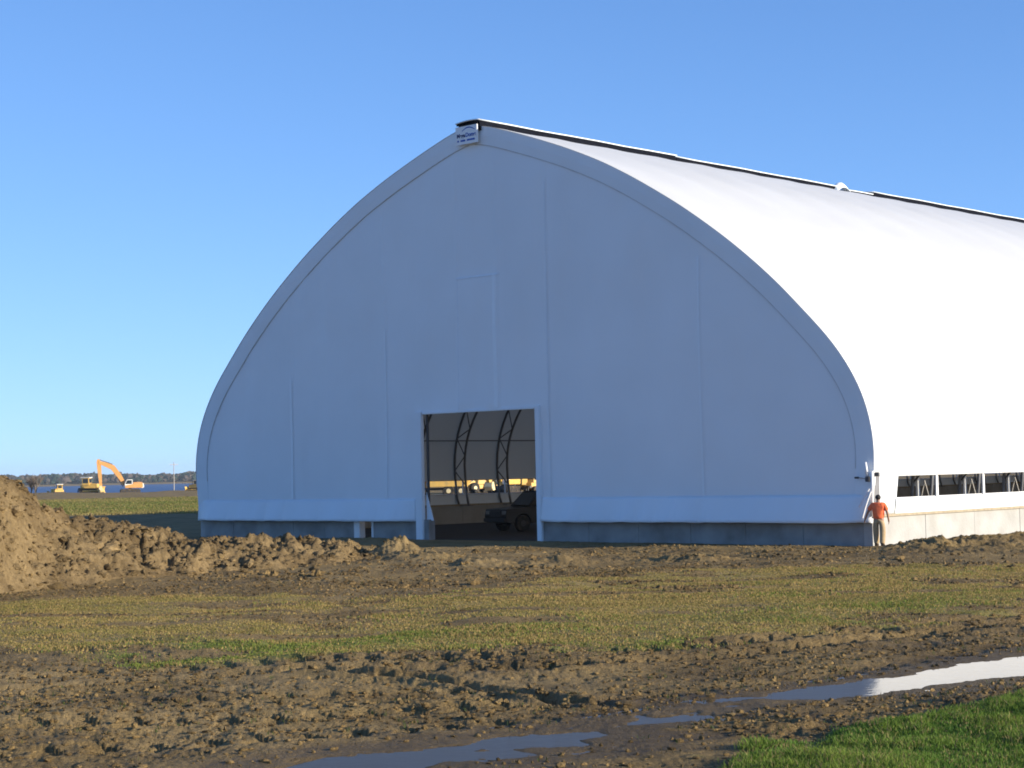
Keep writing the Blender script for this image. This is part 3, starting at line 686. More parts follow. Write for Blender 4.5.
# membrane returns wrapped round the door posts
MB().box(XL(22.30), XL(21.88), -.11, .10, -.4, DT + .12).bevel(.03).build('door_jamb', FAB, hall); MB().box(XL(15.36), XL(15.08), -.11, .10, -.4, DT + .12).bevel(.03).build('door_jamb', FAB, hall)
MB().box(XL(21.87), XL(15.37), -.07, .08, DT - .02, DT + .10).bevel(.02).build('door_head', FAB, hall)
MB().prism([(XL(21.86), 2.0), (XL(21.86), .78), (XL(21.45), .78)], .14, .17).build('door_flap', FAB, hall)
MB().tube([(XL(21.80), .22, 0), (XL(21.80), .22, DT)], .06, 8).build('door_post', DARKST, hall); MB().tube([(XL(15.42), .22, 0), (XL(15.42), .22, DT)], .06, 8).build('door_post', DARKST, hall)
# far end: closed wall
m_ = MB(); P = []
for x in np.linspace(-18.5, 18.5, 60): P.append([(x, LEN - .05, .8 + (z_at(x) - .1 - .8) * q) for q in np.linspace(0, 1, 12)])
m_.grid(P).build('far_gable_membrane', FAB, hall, smooth=True); MB().box(-18.315, 18.315, LEN - .4, LEN - .1, -.5, .85).build('far_wall', CONC, hall)
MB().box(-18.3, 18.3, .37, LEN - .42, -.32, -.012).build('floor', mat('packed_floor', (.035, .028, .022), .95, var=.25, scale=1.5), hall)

# trusses: two curved chords with zigzag web, on both sides of the ridge
def truss_mesh():
    m_ = MB()
    for sgn in (1, -1):
        oc = [(sgn * off(i, .07)[0], 0, off(i, .07)[1]) for i in range(2, 90, 2)] + [(0, 0, pz[-1] - .07)]
        ic = [(sgn * max(off(i, .84)[0], 0), 0, off(i, .84)[1]) for i in range(2, 86, 2)] + [(0, 0, pz[-1] - .86)]
        oc = [(sgn * 18.5, 0, .96)] + oc; ic = [(sgn * 17.78, 0, .96)] + ic
        m_.tube(oc, .065, 8); m_.tube(ic, .065, 8)
        m_.box(sgn * 17.5, sgn * 18.6, -.09, .09, .952, .985)
        seq = list(range(4, 86, 3))
        for k, (a, b_) in enumerate(zip(seq, seq[1:])):
            A_, B_ = (off(a, .07), off(b_, .84)) if k % 2 else (off(a, .84), off(b_, .07))
            m_.tube([(sgn * A_[0], 0, A_[1]), (sgn * B_[0], 0, B_[1])], .034, 6)
        
    return m_.mesh('truss', STEEL, True)
tm = truss_mesh()
for t in TR:
    o = link('truss', tm, hall); o.location = (0, t, 0)
for sgn in (1, -1):
    for z in (4.7, 9.0, 12.5, 15.2):
        i = int(np.argmin(np.abs(pz - z))); q = off(i, .52)
        MB().tube([(sgn * q[0], .3, q[1]), (sgn * q[0], LEN - .2, q[1])], .03, 6).build('purlin', STEEL, hall, smooth=True)

# ridge vent: a white cap over dark side netting, in three runs
def vent(t0, t1, zb, hgt, hw_, over=.07):
    v = thing_part = MB()
    for sgn in (1, -1): v.box(sgn * (hw_ - .04), sgn * hw_, t0, t1, zb - .12, zb + hgt)
    v.box(-hw_ + .045, hw_ - .045, t0 + .01, t0 + .05, zb - .12, zb + hgt)
    o = v.build('ridge_vent', DARKNET, hall)
    P = []
    for t in np.linspace(t0 - .12, t1, max(4, int((t1 - t0) / 1.5))):
        P.append([(x, t, zb + hgt + .035 + .04 * (1 - (x / hw_) ** 2) + .012 * math.sin(t * 1.1 + x)) for x in np.linspace(-hw_ - over, hw_ + over, 9)])
    c = MB().grid(P).build('vent_cap', FAB, o, smooth=True); q = c.modifiers.new('thickness', 'SOLIDIFY'); q.thickness = .045
    return o
def ridge_t(px):
    lo, hi = 0., 85.
    for _ in range(40):
        md_ = (lo + hi) / 2; Pw = np.array([HALL_O[0], HALL_O[1], 17.4]) + Nd * .62 + Bd * md_
        if proj(Pw)[0] < px: lo = md_
        else: hi = md_
    return lo
tA, tB, tC = ridge_t(676), ridge_t(838), ridge_t(874)
vent(-.16, tA, 17.05, .30, .62); vent(tA + .05, tB, 17.05, .25, .61); vent(tB + .9, tC - .1, 17.05, .16, .58); vent(tC, LEN - .3, 17.05, .29, .62)
# end board of the vent: dark, gently arched
m_ = MB(); n = 14
P = [[(x, -.24, 17.25 + .06 * (1 - (x / .66) ** 2)), (x, -.24, 17.36 + .06 * (1 - (x / .66) ** 2))] for x in np.linspace(-.66, .66, n)]
c = m_.grid(P).build('vent_end', DARKNET, hall); q = c.modifiers.new('thickness', 'SOLIDIFY'); q.thickness = .05
# loose flap of membrane torn up beside the ridge
m_ = MB(); P = []
for k, t in enumerate(np.linspace(tB - .4, tB + 1.0, 9)):
    P.append([(.35 + .10 * j, t, 17.15 + .48 * math.sin(math.pi * k / 8) * math.sin(math.pi * (j + 1) / 7) ** .7 - .03 * j) for j in range(6)])
c = m_.grid(P).build('loose_flap', FAB, hall, smooth=True); q = c.modifiers.new('thickness', 'SOLIDIFY'); q.thickness = .02
# sign board hung at the peak
MB().box(XL(19.32), XL(18.08), -.24, -.15, 16.44, 17.20).build('sign_board', SIGNW, hall)
sb = bpy.data.objects['sign_board']
def text_part(s, size, x, z, mt, name):
    cu = bpy.data.curves.new(name, 'FONT'); cu.body = s; cu.size = size; cu.align_x = 'LEFT'; cu.extrude = .004; cu.offset = size * .03
    to = bpy.data.objects.new(name, cu); COL.objects.link(to); bpy.context.view_layer.update()
    me = bpy.data.meshes.new_from_object(to.evaluated_get(bpy.context.evaluated_depsgraph_get())); bpy.data.objects.remove(to)
    for v in me.vertices: v.co = Vector((v.co.x + x, -.246 - v.co.z, v.co.y + z))
    me.materials.clear(); me.materials.append(mt)
    wd = max(v.co.x for v in me.vertices); link(name, me, sb); return wd
x0 = XL(19.32) + .07
w1 = text_part('Mega', .232, x0, 16.74, NAVY, 'lettering'); text_part('Dome', .232, w1 + .015, 16.74, BLUE, 'lettering')
P = [[(x0 + .30 + .75 * k / 12, -.2445, 16.98 + .12 * math.sin(math.pi * k / 12)), (x0 + .30 + .75 * k / 12, -.2445, 17.01 + .14 * math.sin(math.pi * k / 12))] for k in range(13)]
MB().grid(P).build('emblem_arc', BLUE, sb)
for a_, b_ in ((0, 1), (2, 5), (6, 11)):
    P = []
    for k in range(a_ * 4, b_ * 4 + 1): P.append([(x0 + .03 + .023 * k, -.2445, 16.555 + .012 * (k % 2)), (x0 + .03 + .023 * k, -.2445, 16.645 - .014 * ((k // 2) % 2))])
    MB().grid(P).build('number_line', BLUE, sb)
# curtain winch, straps and gap at the near corner
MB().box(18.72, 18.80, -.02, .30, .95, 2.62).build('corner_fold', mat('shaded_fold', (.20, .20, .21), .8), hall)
MB().tube([(18.74, -.16, 1.0), (18.80, -.17, 2.0), (18.80, -.15, 2.55)], .075, 8).build('curtain_tube', PIPEW, hall, smooth=True)
MB().tube([(18.66, -.22, 2.35), (18.60, -.24, 2.85)], .05, 8).build('upper_tube', PIPEW, hall, smooth=True)
MB().box(18.60, 18.76, -.30, -.18, 2.18, 2.36).bevel(.015).build('tube_clamp', DARKST, hall)
MB().box(18.86, 19.00, -.10, .02, 2.36, 2.50).bevel(.015).build('tube_clamp', DARKST, hall)
MB().tube([(18.74, -.26, 1.95), (18.56, -.34, 1.62), (18.40, -.42, 1.32)], .035, 6).build('tie_strap', STRAP, hall)
MB().tube([(18.80, -.26, 1.85), (18.66, -.36, 1.40), (18.54, -.42, .95)], .035, 6).build('tie_strap', STRAP, hall)
MB().tube([(18.62, -.16, 2.27), (18.25, -.15, 2.33)], .010, 5).box(18.10, 18.25, -.16, -.12, 2.29, 2.36).build('ratchet_tail', DARKST, hall)

# ------------------------------------------------------------------ yard machines
def stad(x0, x1, z0, z1, n=8):
    r = (z1 - z0) / 2; c = (z0 + z1) / 2; o = []
    for k in range(n + 1): a = -math.pi / 2 + math.pi * k / n; o.append((x1 - r + r * math.cos(a), c + r * math.sin(a)))
    for k in range(n + 1): a = math.pi / 2 + math.pi * k / n; o.append((x0 + r + r * math.cos(a), c + r * math.sin(a)))
    return o
def excavator(loc, rz, label, paint, boom_pose='up', scale=1.0, group='yellow machines parked in the yard'):
    e = thing('excavator', loc, rz, label, 'excavator', group, scale)
    for s_ in (-1, 1):
        tr = MB().prism(stad(-2.1, 2.1, .05, .95), s_ * 1.15 - .3, s_ * 1.15 + .3).build('track', TRACK, e)
        m_ = MB()
        for k in range(5): m_.lathe_y(-1.5 + .75 * k, .45, [(s_ * 1.15 - .33, .18), (s_ * 1.15 + .33, .18)], 12)
        m_.build('roller', DARKST, tr)
    MB().box(-1.2, 1.2, -.85, .85, .45, 1.0).lathe_y(0, .7, [(-.3, .5), (.3, .5)], 14).build('undercarriage', DARKST, e)
    MB().prism([(-2.55, 1.15), (-2.7, 1.5), (-2.6, 2.25), (-2.2, 2.4), (-.6, 2.35), (-.5, 1.9), (1.1, 1.8), (1.15, 1.15)], -1.25, 1.25).bevel(.06).build('engine_house', paint, e)
    MB().prism([(-2.72, 1.1), (-2.86, 1.4), (-2.8, 2.0), (-2.62, 2.2), (-2.15, 2.2), (-2.15, 1.1)], -1.2, 1.2).bevel(.08).build('counterweight', PAINTW if boom_pose == 'up' else paint, e)
    cb = MB().prism([(-.45, 1.2), (-.45, 2.95), (.75, 2.95), (1.2, 2.1), (1.2, 1.2)], .3, 1.2).bevel(.05).build('cab', PAINTW, e)
    MB().prism([(-.3, 2.0), (-.3, 2.82), (.68, 2.82), (1.04, 2.1), (1.04, 2.0)], 1.195, 1.215).prism([(-.3, 2.0), (-.3, 2.82), (.68, 2.82), (1.04, 2.1), (1.04, 2.0)], .285, .305).box(.76, 1.2, .4, 1.1, 2.0, 2.2).build('window', GLASS, cb)
    MB().tube([(-1.7, -.7, 2.3), (-1.7, -.7, 2.8)], .07, 8).build('exhaust', DARKST, e)
    bx, bz = 1.0, 1.7
    if boom_pose == 'up': kn, tp, sk = (3.6, 5.6), (6.5, 6.8), (6.1, 1.6)
    else: kn, tp, sk = (3.0, 4.2), (5.6, 3.7), (4.3, 1.4)
    def arm(pts, ws, y0, y1, nm, par):
        m_ = MB(); up, dn = [], []
        for k, (px, pz_) in enumerate(pts):
            a = pts[max(k - 1, 0)]; c = pts[min(k + 1, len(pts) - 1)]; d = Vector((c[0] - a[0], c[1] - a[1])).normalized(); n_ = Vector((-d.y, d.x)); h_ = ws[k]
            up.append((px + n_.x * h_, pz_ + n_.y * h_)); dn.append((px - n_.x * h_, pz_ - n_.y * h_))
        m_.prism(up + dn[::-1], y0, y1); return m_.build(nm, paint, par)
    bm_ = arm([(bx, bz), ((bx + kn[0]) / 2 - .1, (bz + kn[1]) / 2 + .1), kn, ((kn[0] + tp[0]) / 2, (kn[1] + tp[1]) / 2 + .05), tp], [.30, .48, .56, .46, .30], -.30, .24, 'boom', e)
    MB().tube([(bx + .5, -.4, bz - .2), ((bx + kn[0]) / 2 + .45, -.4, (bz + kn[1]) / 2 + .2)], .09, 8).build('hydraulic_ram', STEEL, bm_)
    MB().tube([((kn[0]), -.03, kn[1] + .7), (tp[0] + .15, -.03, tp[1] + .6)], .09, 8).build('hydraulic_ram', STEEL, bm_)
    arm([(tp[0] + .12, tp[1] + .6), tp, ((tp[0] + sk[0]) / 2, (tp[1] + sk[1]) / 2), sk], [.22, .46, .40, .26], -.24, .18, 'stick', e)
    MB().prism([(sk[0] - .1, sk[1] + .2), (sk[0] + .35, sk[1] + .1), (sk[0] + .5, sk[1] - .5), (sk[0] + .15, sk[1] - .95), (sk[0] - .55, sk[1] - .9), (sk[0] - .3, sk[1] - .3)], -.6, .55).bevel(.05).build('bucket', CREAM, e)
    return e
def bulldozer(loc, rz, label, paint, scale=1.0, group='yellow machines parked in the yard'):
    e = thing('bulldozer', loc, rz, label, 'bulldozer', group, scale)
    for s_ in (-1, 1):
        tr = MB().prism(stad(-1.7, 1.55, .03, 1.0), s_ * 1.0 - .28, s_ * 1.0 + .28).build('track', TRACK, e)
        MB().box(-1.0, .9, s_ * 1.0 - .31, s_ * 1.0 + .31, .35, .62).build('track_frame', paint, tr)
    MB().prism([(-1.7, .6), (-1.7, 1.55), (-.2, 1.6), (-.1, 1.95), (1.6, 1.8), (1.7, .6)], -.62, .62).bevel(.05).build('hood', paint, e)
    cb = MB().prism([(-1.35, 1.5), (-1.3, 2.95), (.0, 2.95), (.12, 1.5)], -.75, .75).bevel(.04).build('cab', paint, e)
    MB().box(-1.15, -.1, -.765, .765, 1.95, 2.8).box(-1.36, .085, -.6, .6, 2.0, 2.8).build('window', GLASS, cb)
    MB().box(-1.5, .2, -.9, .9, 2.95, 3.1).bevel(.04).build('roof', PAINTW, e)
    MB().tube([(.75, .2, 1.8), (.75, .2, 2.75)], .07, 8).build('exhaust', DARKST, e)
    m_ = MB(); P = []
    for y in (-1.6, 1.6): P.append([(2.25 + .28 * (z - .65) ** 2 / .4, y, z) for z in np.linspace(.05, 1.25, 7)])
    bl = m_.grid(P).build('blade', paint, e); q = bl.modifiers.new('thickness', 'SOLIDIFY'); q.thickness = .08
    for s_ in (-1, 1): MB().tube([(.2, s_ * 1.38, .5), (2.25, s_ * 1.38, .45)], .1, 8).build('push_arm', paint, e)
    m_ = MB().box(-2.1, -1.7, -.7, .7, .75, 1.05)
    for y in (-.5, 0, .5): m_.prism([(-2.1, .95), (-2.2, .95), (-2.35, .2), (-2.25, .2)], y - .05, y + .05)
    m_.build('ripper', DARKST, e)
    return e
def wheel(m, e, cx, cy, r, wd):
    s_ = 1 if cy > 0 else -1
    t = MB().lathe_y(cx, r, [(cy - wd / 2, r * .55), (cy - wd / 2, r * .9), (cy - wd * .35, r), (cy + wd * .35, r), (cy + wd / 2, r * .9), (cy + wd / 2, r * .55)], 22).build('wheel', RUB, e, smooth=False)
    MB().lathe_y(cx, r, [(cy - wd * .52, r * .30), (cy - wd * .45, r * .56), (cy + wd * .45, r * .56), (cy + wd * .52, r * .30)], 16).build('rim', m, t)
def loader(loc, rz, label, paint, group='yellow machines parked in the yard'):
    e = thing('wheel_loader', loc, rz, label, 'wheel loader', group)
    for cx in (-1.4, 1.4):
        for cy in (-1.0, 1.0): wheel(CREAM, e, cx, cy, .72, .5)
    MB().prism([(-2.7, .8), (-2.75, 1.7), (-2.4, 2.05), (-.6, 2.1), (-.5, .7)], -.75, .75).bevel(.06).build('engine_cover', paint, e)
    MB().box(-.6, 1.9, -.45, .45, .6, 1.3).bevel(.05).build('front_frame', paint, e)
    cb = MB().prism([(-.75, 1.2), (-.7, 3.05), (.45, 3.05), (.65, 1.2)], -.7, .7).bevel(.05).build('cab', paint, e)
    MB().box(-.58, .45, -.715, .715, 1.75, 2.9).box(-.76, .56, -.55, .55, 1.8, 2.9).build('window', GLASS, cb)
    MB().box(-.85, .65, -.8, .8, 3.05, 3.18).bevel(.03).build('roof', PAINTW, e)
    for s_ in (-1, 1): MB().prism([(1.0, 1.5), (1.3, 1.75), (2.6, 1.0), (3.2, .55), (3.1, .35), (2.4, .75)], s_ * .6 - .1, s_ * .6 + .1).build('lift_arm', paint, e)
    bk = MB().grid([[(3.1 + .55 * math.cos(a) + .5, y, .75 + .65 * math.sin(a)) for a in np.linspace(R(80), R(300), 9)] for y in (-1.35, 1.35)]).build('bucket', paint, e)
    q = bk.modifiers.new('thickness', 'SOLIDIFY'); q.thickness = .07
    return e
def dumper(loc, rz, label, paint):
    e = thing('dump_truck', loc, rz, label, 'dump truck', 'yellow machines parked in the yard')
    for cx in (-2.9, -1.4, 2.2):
        for cy in (-1.1, 1.1): wheel(CREAM, e, cx, cy, .75, .5)
    MB().box(-3.4, 3.2, -.45, .45, .85, 1.15).build('chassis', DARKST, e)
    MB().prism([(-4.0, 2.1), (-3.5, 1.25), (.9, 1.25), (1.3, 2.75), (-3.7, 2.75)], -1.4, 1.4).bevel(.05).build('dump_body', paint, e)
    MB().box(-3.6, 1.0, -1.45, 1.45, 1.98, 2.10).build('body_rail', PAINTW, e)
    cb = MB().prism([(1.5, 1.15), (1.45, 2.9), (2.6, 2.9), (2.85, 2.0), (2.9, 1.15)], -1.0, 1.0).bevel(.05).build('cab', paint, e)
    MB().box(1.7, 2.5, -1.015, 1.015, 2.0, 2.75).build('window', GLASS, cb)
    MB().prism([(2.85, 1.0), (2.85, 1.95), (3.7, 1.75), (3.8, 1.0)], -.8, .8).bevel(.05).build('hood', paint, e)
    return e
def yard(px, D, dx=0): c = at_depth(px, 480, D); return (c[0], c[1], float(terrain(np.array([c[0]]), np.array([c[1]]))[0][0]) - .03)
# beyond the left shoulder of the hall
excavator(yard(130, 343), R(196), 'orange excavator with raised boom and arm hanging straight down, by the lake', ORNG, 'up', .88)
dz = bulldozer(yard(90, 347), R(-8), 'yellow bulldozer with white cab roof beside the excavator bucket by the lake', YEL)
copy_thing(dz, yard(57, 352), R(205), 'small pale yellow bulldozer standing alone left of the other lakeside machines', .72)
copy_thing(dz, yard(195, 346), R(160), 'yellow bulldozer half hidden behind the left edge of the hall', .68)
# seen through the door and the opening in the far wall
dumper(yard(438, 222), R(176), 'yellow dump truck seen at the left end of the doorway opening', YEL)
copy_thing(dz, yard(463, 250), R(140), 'yellow bulldozer seen through the door between the dump truck and the loader', .8)
ld = loader(yard(479, 246), R(215), 'yellow wheel loader seen through the doorway left of the excavator', YEL)
excavator(yard(504, 238), R(245), 'yellow excavator seen through the doorway above the dark pickup', YEL, 'low')
copy_thing(ld, yard(520, 262), R(110), 'yellow wheel loader seen through the doorway above the pickup cab')
copy_thing(dz, yard(537, 240), R(40), 'yellow bulldozer seen at the right edge of the doorway', .85)

# ------------------------------------------------------------------ pickup inside the hall
pc = at_depth(482, 500, 86.5)
pk = thing('pickup_truck', (pc[0] + 3.0, pc[1] + .3, -.012), R(212), 'dark pickup truck parked inside the hall, its bonnet towards the left door post', 'pickup truck')
def arch(cx, r, n=8): return [(cx + r * math.cos(a), .38 + r * math.sin(a)) for a in np.linspace(0, math.pi, n)]
side_ = [(2.75, .45)] + [(2.8, .75), (2.72, 1.05), (1.15, 1.16)] + [(-2.75, 1.16), (-2.8, .5)] + arch(-1.75, .47)[::-1] + arch(1.85, .47)[::-1]
MB().prism(side_, -.95, .95).build('body', CARP, pk)
cb = MB().hull8([(1.45, -.9, 1.16), (1.45, .9, 1.16), (-.95, .9, 1.16), (-.95, -.9, 1.16), (.75, -.74, 1.88), (.75, .74, 1.88), (-.75, .74, 1.88), (-.75, -.74, 1.88)]).bevel(.04).build('cab', CARP, pk)
m_ = MB()
for s_ in (-1, 1):
    m_.hull8([(.95, s_ * .895, 1.22), (.95, s_ * .875, 1.22), (-.8, s_ * .875, 1.22), (-.8, s_ * .895, 1.22), (.62, s_ * .778, 1.79), (.62, s_ * .75, 1.79), (-.66, s_ * .75, 1.79), (-.66, s_ * .778, 1.79)])
m_.hull8([(1.435, -.78, 1.22), (1.435, .78, 1.22), (1.38, .78, 1.20), (1.38, -.78, 1.20), (.83, -.66, 1.81), (.83, .66, 1.81), (.77, .66, 1.79), (.77, -.66, 1.79)]).build('window', GLASS, cb)
for s_ in (-1, 1):
    d = MB().box(-.35, .95, s_ * .95 - .012, s_ * .95 + .012, .55, 1.12).bevel(.008).build('door', CARP, pk)
    MB().box(-.25, -.08, s_ * .965 - .015, s_ * .965 + .015, .98, 1.02).build('handle', CHROME, d)
    MB().box(2.66, 2.80, s_ * .72 - .16, s_ * .72 + .16, .80, .98).bevel(.02).build('headlight', LENS, pk)
    MB().box(-2.83, -2.75, s_ * .82 - .08, s_ * .82 + .08, .75, 1.1).build('tail_lamp', mat('red_lens', (.3, .01, .01), .3) if s_ < 0 else bpy.data.materials['red_lens'], pk)
    MB().box(.98, 1.12, s_ * 1.03 - .09, s_ * 1.03 + .09, 1.15, 1.30).bevel(.03).build('mirror', CARP, pk)
    for cx in (1.85, -1.75): wheel(DARKST, pk, cx, s_ * .84, .38, .24)
MB().box(2.72, 2.9, -.93, .93, .46, .64).bevel(.03).build('bumper', DARKST, pk); MB().box(2.775, 2.81, -.52, .52, .70, .96).build('grille', DARKST, pk)

# ------------------------------------------------------------------ worker at the corner
def skin(name, joints, edges, radii, root, mt, sub=2, parent=None):
    me = bpy.data.meshes.new(name); me.from_pydata(joints, edges, []); o = bpy.data.objects.new(name, me); COL.objects.link(o)
    md_ = o.modifiers.new('s', 'SKIN'); md_.use_smooth_shade = True
    for i, r in enumerate(radii):
        sk = me.skin_vertices[0].data[i]; sk.radius = r if isinstance(r, tuple) else (r, r); sk.use_root = (i == root)
    sb_ = o.modifiers.new('d', 'SUBSURF'); sb_.levels = sub; sb_.render_levels = sub
    bpy.context.view_layer.update()
    m2 = bpy.data.meshes.new_from_object(o.evaluated_get(bpy.context.evaluated_depsgraph_get())); bpy.data.objects.remove(o)
    m2.materials.clear(); m2.materials.append(mt)
    for p in m2.polygons: p.use_smooth = True
    return link(name, m2, parent)
pg = gnd(879.5, 546.5); pz0 = float(terrain(np.array([pg[0]]), np.array([pg[1]]))[0][0])
# local: +y is the way he walks (away), +x his right
J = {}
def chain(): pass
names = ['pelvis', 'waist', 'chest', 'neckb', 'neck', 'head', 'crown', 'shR', 'elR', 'wrR', 'shL', 'elL', 'wrL', 'hipR', 'knR', 'anR', 'toR', 'hipL', 'knL', 'anL', 'toL']
pos = dict(pelvis=(0, 0, .93), waist=(0, .01, 1.08), chest=(0, .0, 1.30), neckb=(0, -.01, 1.46), neck=(0, .015, 1.53), head=(0, .04, 1.62), crown=(0, .03, 1.70),
           shR=(.19, -.01, 1.42), elR=(.285, -.05, 1.14), wrR=(.30, .05, .90), shL=(-.19, -.01, 1.42), elL=(-.33, -.01, 1.16), wrL=(-.43, .08, .94),
           hipR=(.10, 0, .88), knR=(.12, -.02, .49), anR=(.11, -.12, .10), toR=(.13, .04, .04), hipL=(-.10, 0, .88), knL=(-.11, .09, .50), anL=(-.10, .10, .09), toL=(-.12, .25, .04))
rad_ = dict(pelvis=(.155, .115), waist=(.135, .10), chest=(.17, .115), neckb=(.085, .07), neck=.058, head=(.078, .095), crown=(.055, .07), shR=.062, elR=.043, wrR=.028, shL=.062, elL=.043, wrL=.028,
            hipR=.085, knR=.058, anR=.040, toR=(.04, .03), hipL=.085, knL=.058, anL=.040, toL=(.04, .03))
ed = [('pelvis', 'waist'), ('waist', 'chest'), ('chest', 'neckb'), ('neckb', 'neck'), ('neck', 'head'), ('head', 'crown'), ('chest', 'shR'), ('shR', 'elR'), ('elR', 'wrR'), ('chest', 'shL'), ('shL', 'elL'), ('elL', 'wrL'),
      ('pelvis', 'hipR'), ('hipR', 'knR'), ('knR', 'anR'), ('anR', 'toR'), ('pelvis', 'hipL'), ('hipL', 'knL'), ('knL', 'anL'), ('anL', 'toL')]
# palms and five fingers continue each wrist
def hand(sfx, side):
    w_ = Vector(pos['wr' + sfx]); e_ = Vector(pos['el' + sfx]); d = (w_ - e_).normalized(); fw = Vector((0, 1, 0)); fw = (fw - d * fw.dot(d)).normalized()
    pm = w_ + d * .055; names.append('pm' + sfx); pos['pm' + sfx] = tuple(pm); rad_['pm' + sfx] = (.034, .020); ed.append(('wr' + sfx, 'pm' + sfx))
    inn = Vector((-side, 0, 0))
    for k, (o_, l_) in enumerate(((.030, .070), (.010, .080), (-.010, .074), (-.029, .058))):
        a = pm + d * .035 + fw * o_; b_ = a + d * l_ * .55 + inn * .008; c = b_ + d * l_ * .40 + inn * .022
        prev = 'pm' + sfx
        for q, (pt, r) in enumerate(((a, .0095), (b_, .0085), (c, .007))):
            n_ = 'f%s%d%d' % (sfx, k, q); names.append(n_); pos[n_] = tuple(pt); rad_[n_] = r; ed.append((prev, n_)); prev = n_
    a = w_ + d * .03 + fw * .035; b_ = a + d * .035 + fw * .02; prev = 'wr' + sfx
    for q, (pt, r) in enumerate(((a, .011), (b_, .0085))):
        n_ = 't%s%d' % (sfx, q); names.append(n_); pos[n_] = tuple(pt); rad_[n_] = r; ed.append((prev, n_)); prev = n_
hand('R', 1); hand('L', -1)
ix = {n_: i for i, n_ in enumerate(names)}
body = skin('person', [pos[n_] for n_ in names], [(ix[a], ix[b_]) for a, b_ in ed], [rad_[n_] for n_ in names], 0, SKIN, 2)
# face: nose, ears, eye sockets pulled out of the one surface
for v in body.data.vertices:
    c = v.co
    if c.z > 1.54:
        if abs(c.x) < .016 and c.y > .09 and 1.575 < c.z < 1.625: c.y += .018 * (1 - abs(c.z - 1.59) / .04)
        if abs(abs(c.x) - .03) < .016 and c.y > .08 and 1.62 < c.z < 1.65: c.y -= .006
        if abs(c.x) > .066 and abs(c.y - .03) < .03 and 1.58 < c.z < 1.65: c.x *= 1.16
body.location = (pg[0], pg[1], pz0 + .0); body.rotation_euler = (0, 0, R(-22)); body.scale = (1.08, 1.05, 1.01)
tag(body, 'person in an orange T-shirt and khaki trousers walking at the near corner of the hall', 'person')
def sub_skin(name, sel, edges, scale_, mt, extra={}):
    nm = list(sel); i2 = {n_: i for i, n_ in enumerate(nm)}
    return skin(name, [extra.get(n_, (pos.get(n_), None))[0] for n_ in nm], [(i2[a], i2[b_]) for a, b_ in edges],
                [extra[n_][1] if n_ in extra else (tuple(v * scale_ for v in rad_[n_]) if isinstance(rad_[n_], tuple) else rad_[n_] * scale_) for n_ in nm], 0, mt, 2, body)
lerp = lambda a, b_, t: tuple(np.array(pos[a]) * (1 - t) + np.array(pos[b_]) * t)
sub_skin('tshirt', ['hem', 'waist', 'chest', 'neckb', 'shR', 'slR', 'shL', 'slL'], [('hem', 'waist'), ('waist', 'chest'), ('chest', 'neckb'), ('chest', 'shR'), ('shR', 'slR'), ('chest', 'shL'), ('shL', 'slL')], 1.17, SHIRT,
         dict(hem=((0, 0, .90), (.205, .155)), waist=((0, .01, 1.08), (.19, .145)), chest=((0, -.005, 1.30), (.235, .17)), neckb=((0, -.015, 1.47), (.125, .10)), slR=(lerp('shR', 'elR', .8), .088), slL=(lerp('shL', 'elL', .8), .088)))
sub_skin('trousers', ['pelvis', 'hipR', 'knR', 'cuR', 'hipL', 'knL', 'cuL', 'belt'], [('pelvis', 'belt'), ('pelvis', 'hipR'), ('hipR', 'knR'), ('knR', 'cuR'), ('pelvis', 'hipL'), ('hipL', 'knL'), ('knL', 'cuL')], 1.2, TROUS,
         dict(belt=((0, 0, 1.0), (.16, .122)), cuR=((.11, -.11, .075), .088), cuL=((-.10, .10, .075), .088), knR=(pos['knR'], .102), knL=(pos['knL'], .102)))
m_ = MB(); bmesh.ops.create_icosphere(m_.bm, subdivisions=3, radius=1)
for v in m_.bm.verts:
    c = v.co; v.co = Vector((c.x * .088, .018 + c.y * .105, 1.655 + c.z * .095)); 
    if c.y > .45 and c.z < .35: v.co.y -= .05
    if c.z < -.55: v.co.z += .03
m_.build('hair', HAIR, body, smooth=True)
for s_, a in (('R', (.12, -.10)), ('L', (-.11, .12))):
    m_ = MB(); m_.prism([(-.10, 0), (.19, 0), (.20, .045), (.10, .085), (.03, .14), (-.09, .14)], -.048, .048, axis='y')
    o = m_.bevel(.015).build('boot', BOOT, body); o.location = (a[0], a[1], 0.0); o.rotation_euler = (0, 0, R(90))
    
# ------------------------------------------------------------------ far shore wood, bare tree, mast
n = 7000
th = np.radians(-24 + 50 * RNG.random(n)); rr = 2440 + 260 * RNG.random(n) ** 1.4
x, y = rr * np.sin(th), rr * np.cos(th); z = terrain(x, y)[0]
hh = (3.0 + 4.5 * RNG.random(n)) * (.8 + .8 * (fbm(th * 60, rr * .004, 601, 3) + .25)); hh = np.clip(hh, 2.0, 9.5); ww = hh * (.4 + .5 * RNG.random(n))
V = np.repeat(I2V[None], n, 0) * (1 + .5 * (RNG.random((n, len(I2V), 1)) - .5)); taper = 1 - .35 * np.clip(V[..., 2], -1, 1) * (RNG.random((n, 1)) < .5)
V = V * np.stack([taper, taper, np.ones_like(taper)], -1) * np.stack([ww, ww, hh * .62], 1)[:, None] + np.stack([x, y, z + hh * .5], 1)[:, None]
base = np.where((RNG.random(n) < .42)[:, None], np.array([[.022, .036, .022]]), np.where((RNG.random(n) < .5)[:, None], np.array([[.085, .066, .052]]), np.array([[.062, .055, .042]])))
colr = np.repeat(base * (.7 + .6 * RNG.random((n, 1))), len(I2V), 0)
link('far_wood', mesh_np('far_wood', V.reshape(-1, 3), (I2F[None] + (np.arange(n) * len(I2V))[:, None, None]).reshape(-1, 3), LEAF, colors=colr, smooth=False), kind='stuff', label='low wooded far shore across the lake')

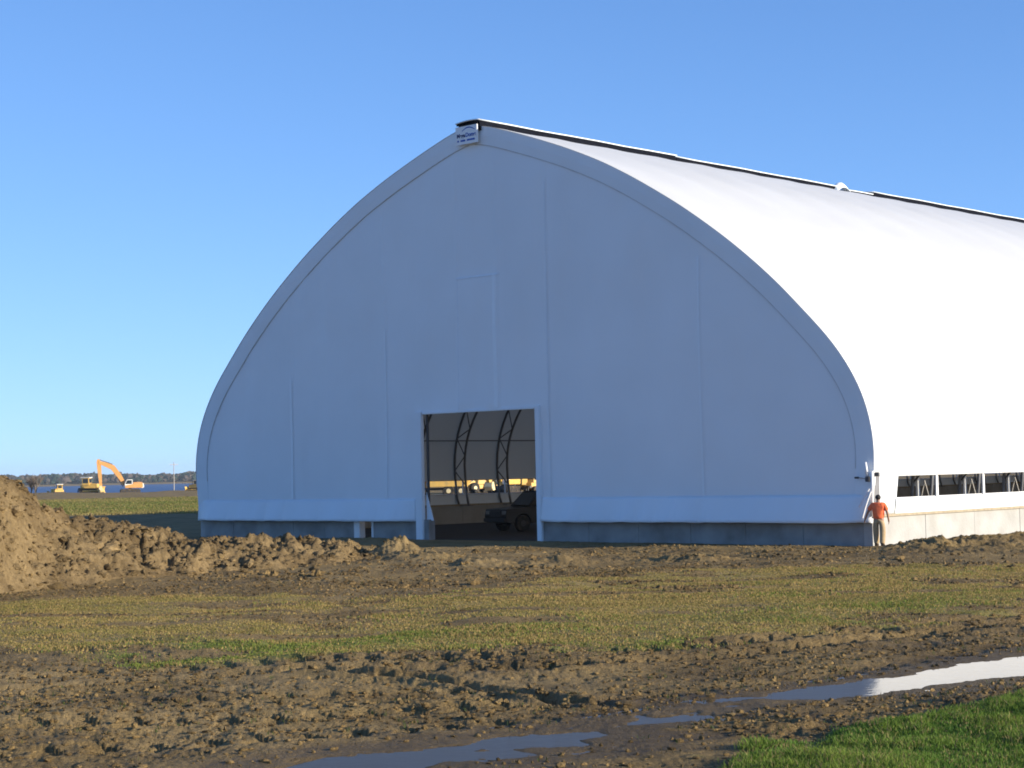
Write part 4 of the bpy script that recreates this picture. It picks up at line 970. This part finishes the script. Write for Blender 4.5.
def bare_tree(loc, h, label):
    e = thing('bare_tree', loc, 0, label, 'tree'); rnd = random.Random(5)
    tk = MB(); cr = MB()
    def grow(p, d, l, r, lev, mb):
        q = p + d * l; mb.tube([p, (p + q) / 2 + Vector((rnd.uniform(-.04, .04) * l,) * 3), q], [r, r * .8, r * .6], 5, False)
        if lev == 0: return
        for k in range(rnd.choice((3, 4, 5)) if lev > 1 else 4):
            nd = (d + Vector((rnd.uniform(-1, 1), rnd.uniform(-1, 1), rnd.uniform(-.25, .7))) * .8).normalized()
            grow(p + d * l * rnd.uniform(.45, 1.0), nd, l * rnd.uniform(.55, .8), r * .55, lev - 1, cr)
    for k in range(4):
        d = Vector((rnd.uniform(-.5, .5), rnd.uniform(-.5, .5), 1)).normalized(); grow(Vector((rnd.uniform(-.5, .5), rnd.uniform(-.5, .5), -.2)), d, h * .42, .13, 4, tk)
    tk.build('trunk', BARK, e); cr.build('crown', BARK, e)
bare_tree(yard(32, 350), 4.6, 'bare grey-brown bushy tree on the lake shore behind the heap of earth')
tp_ = yard(174, 356)
t = thing('utility_pole', tp_, R(20), 'thin pale utility pole on the lake shore right of the excavator', 'pole')
MB().tube([(0, 0, -.3), (0, 0, 6.0)], [.10, .07], 8).build('shaft', POLE, t); MB().box(-.8, .8, -.05, .05, 5.4, 5.5).build('cross_arm', POLE, t)
m_ = MB()
for xx in (-.7, -.35, .35, .7): m_.tube([(xx, 0, 5.5), (xx, 0, 5.65)], .035, 6)
m_.build('insulator', PAINTW, t)

hz = bpy.data.materials.new('haze_air'); hz.use_nodes = True; hz.node_tree.nodes.remove(hz.node_tree.nodes['Principled BSDF'])
pv = hz.node_tree.nodes.new('ShaderNodeVolumePrincipled'); pv.inputs['Color'].default_value = (.86, .95, 1, 1); pv.inputs['Density'].default_value = .00009; pv.inputs['Anisotropy'].default_value = .2
hz.node_tree.links.new(pv.outputs[0], hz.node_tree.nodes['Material Output'].inputs['Volume'])
MB().box(-5300, 5300, -5300, 5300, -12, 40).build('haze', hz, kind='stuff')
scene.cycles.max_bounces = 8; scene.cycles.diffuse_bounces = 5; scene.cycles.glossy_bounces = 4
scene.cycles.use_denoising = True
scene.cycles.filter_width = 1.8
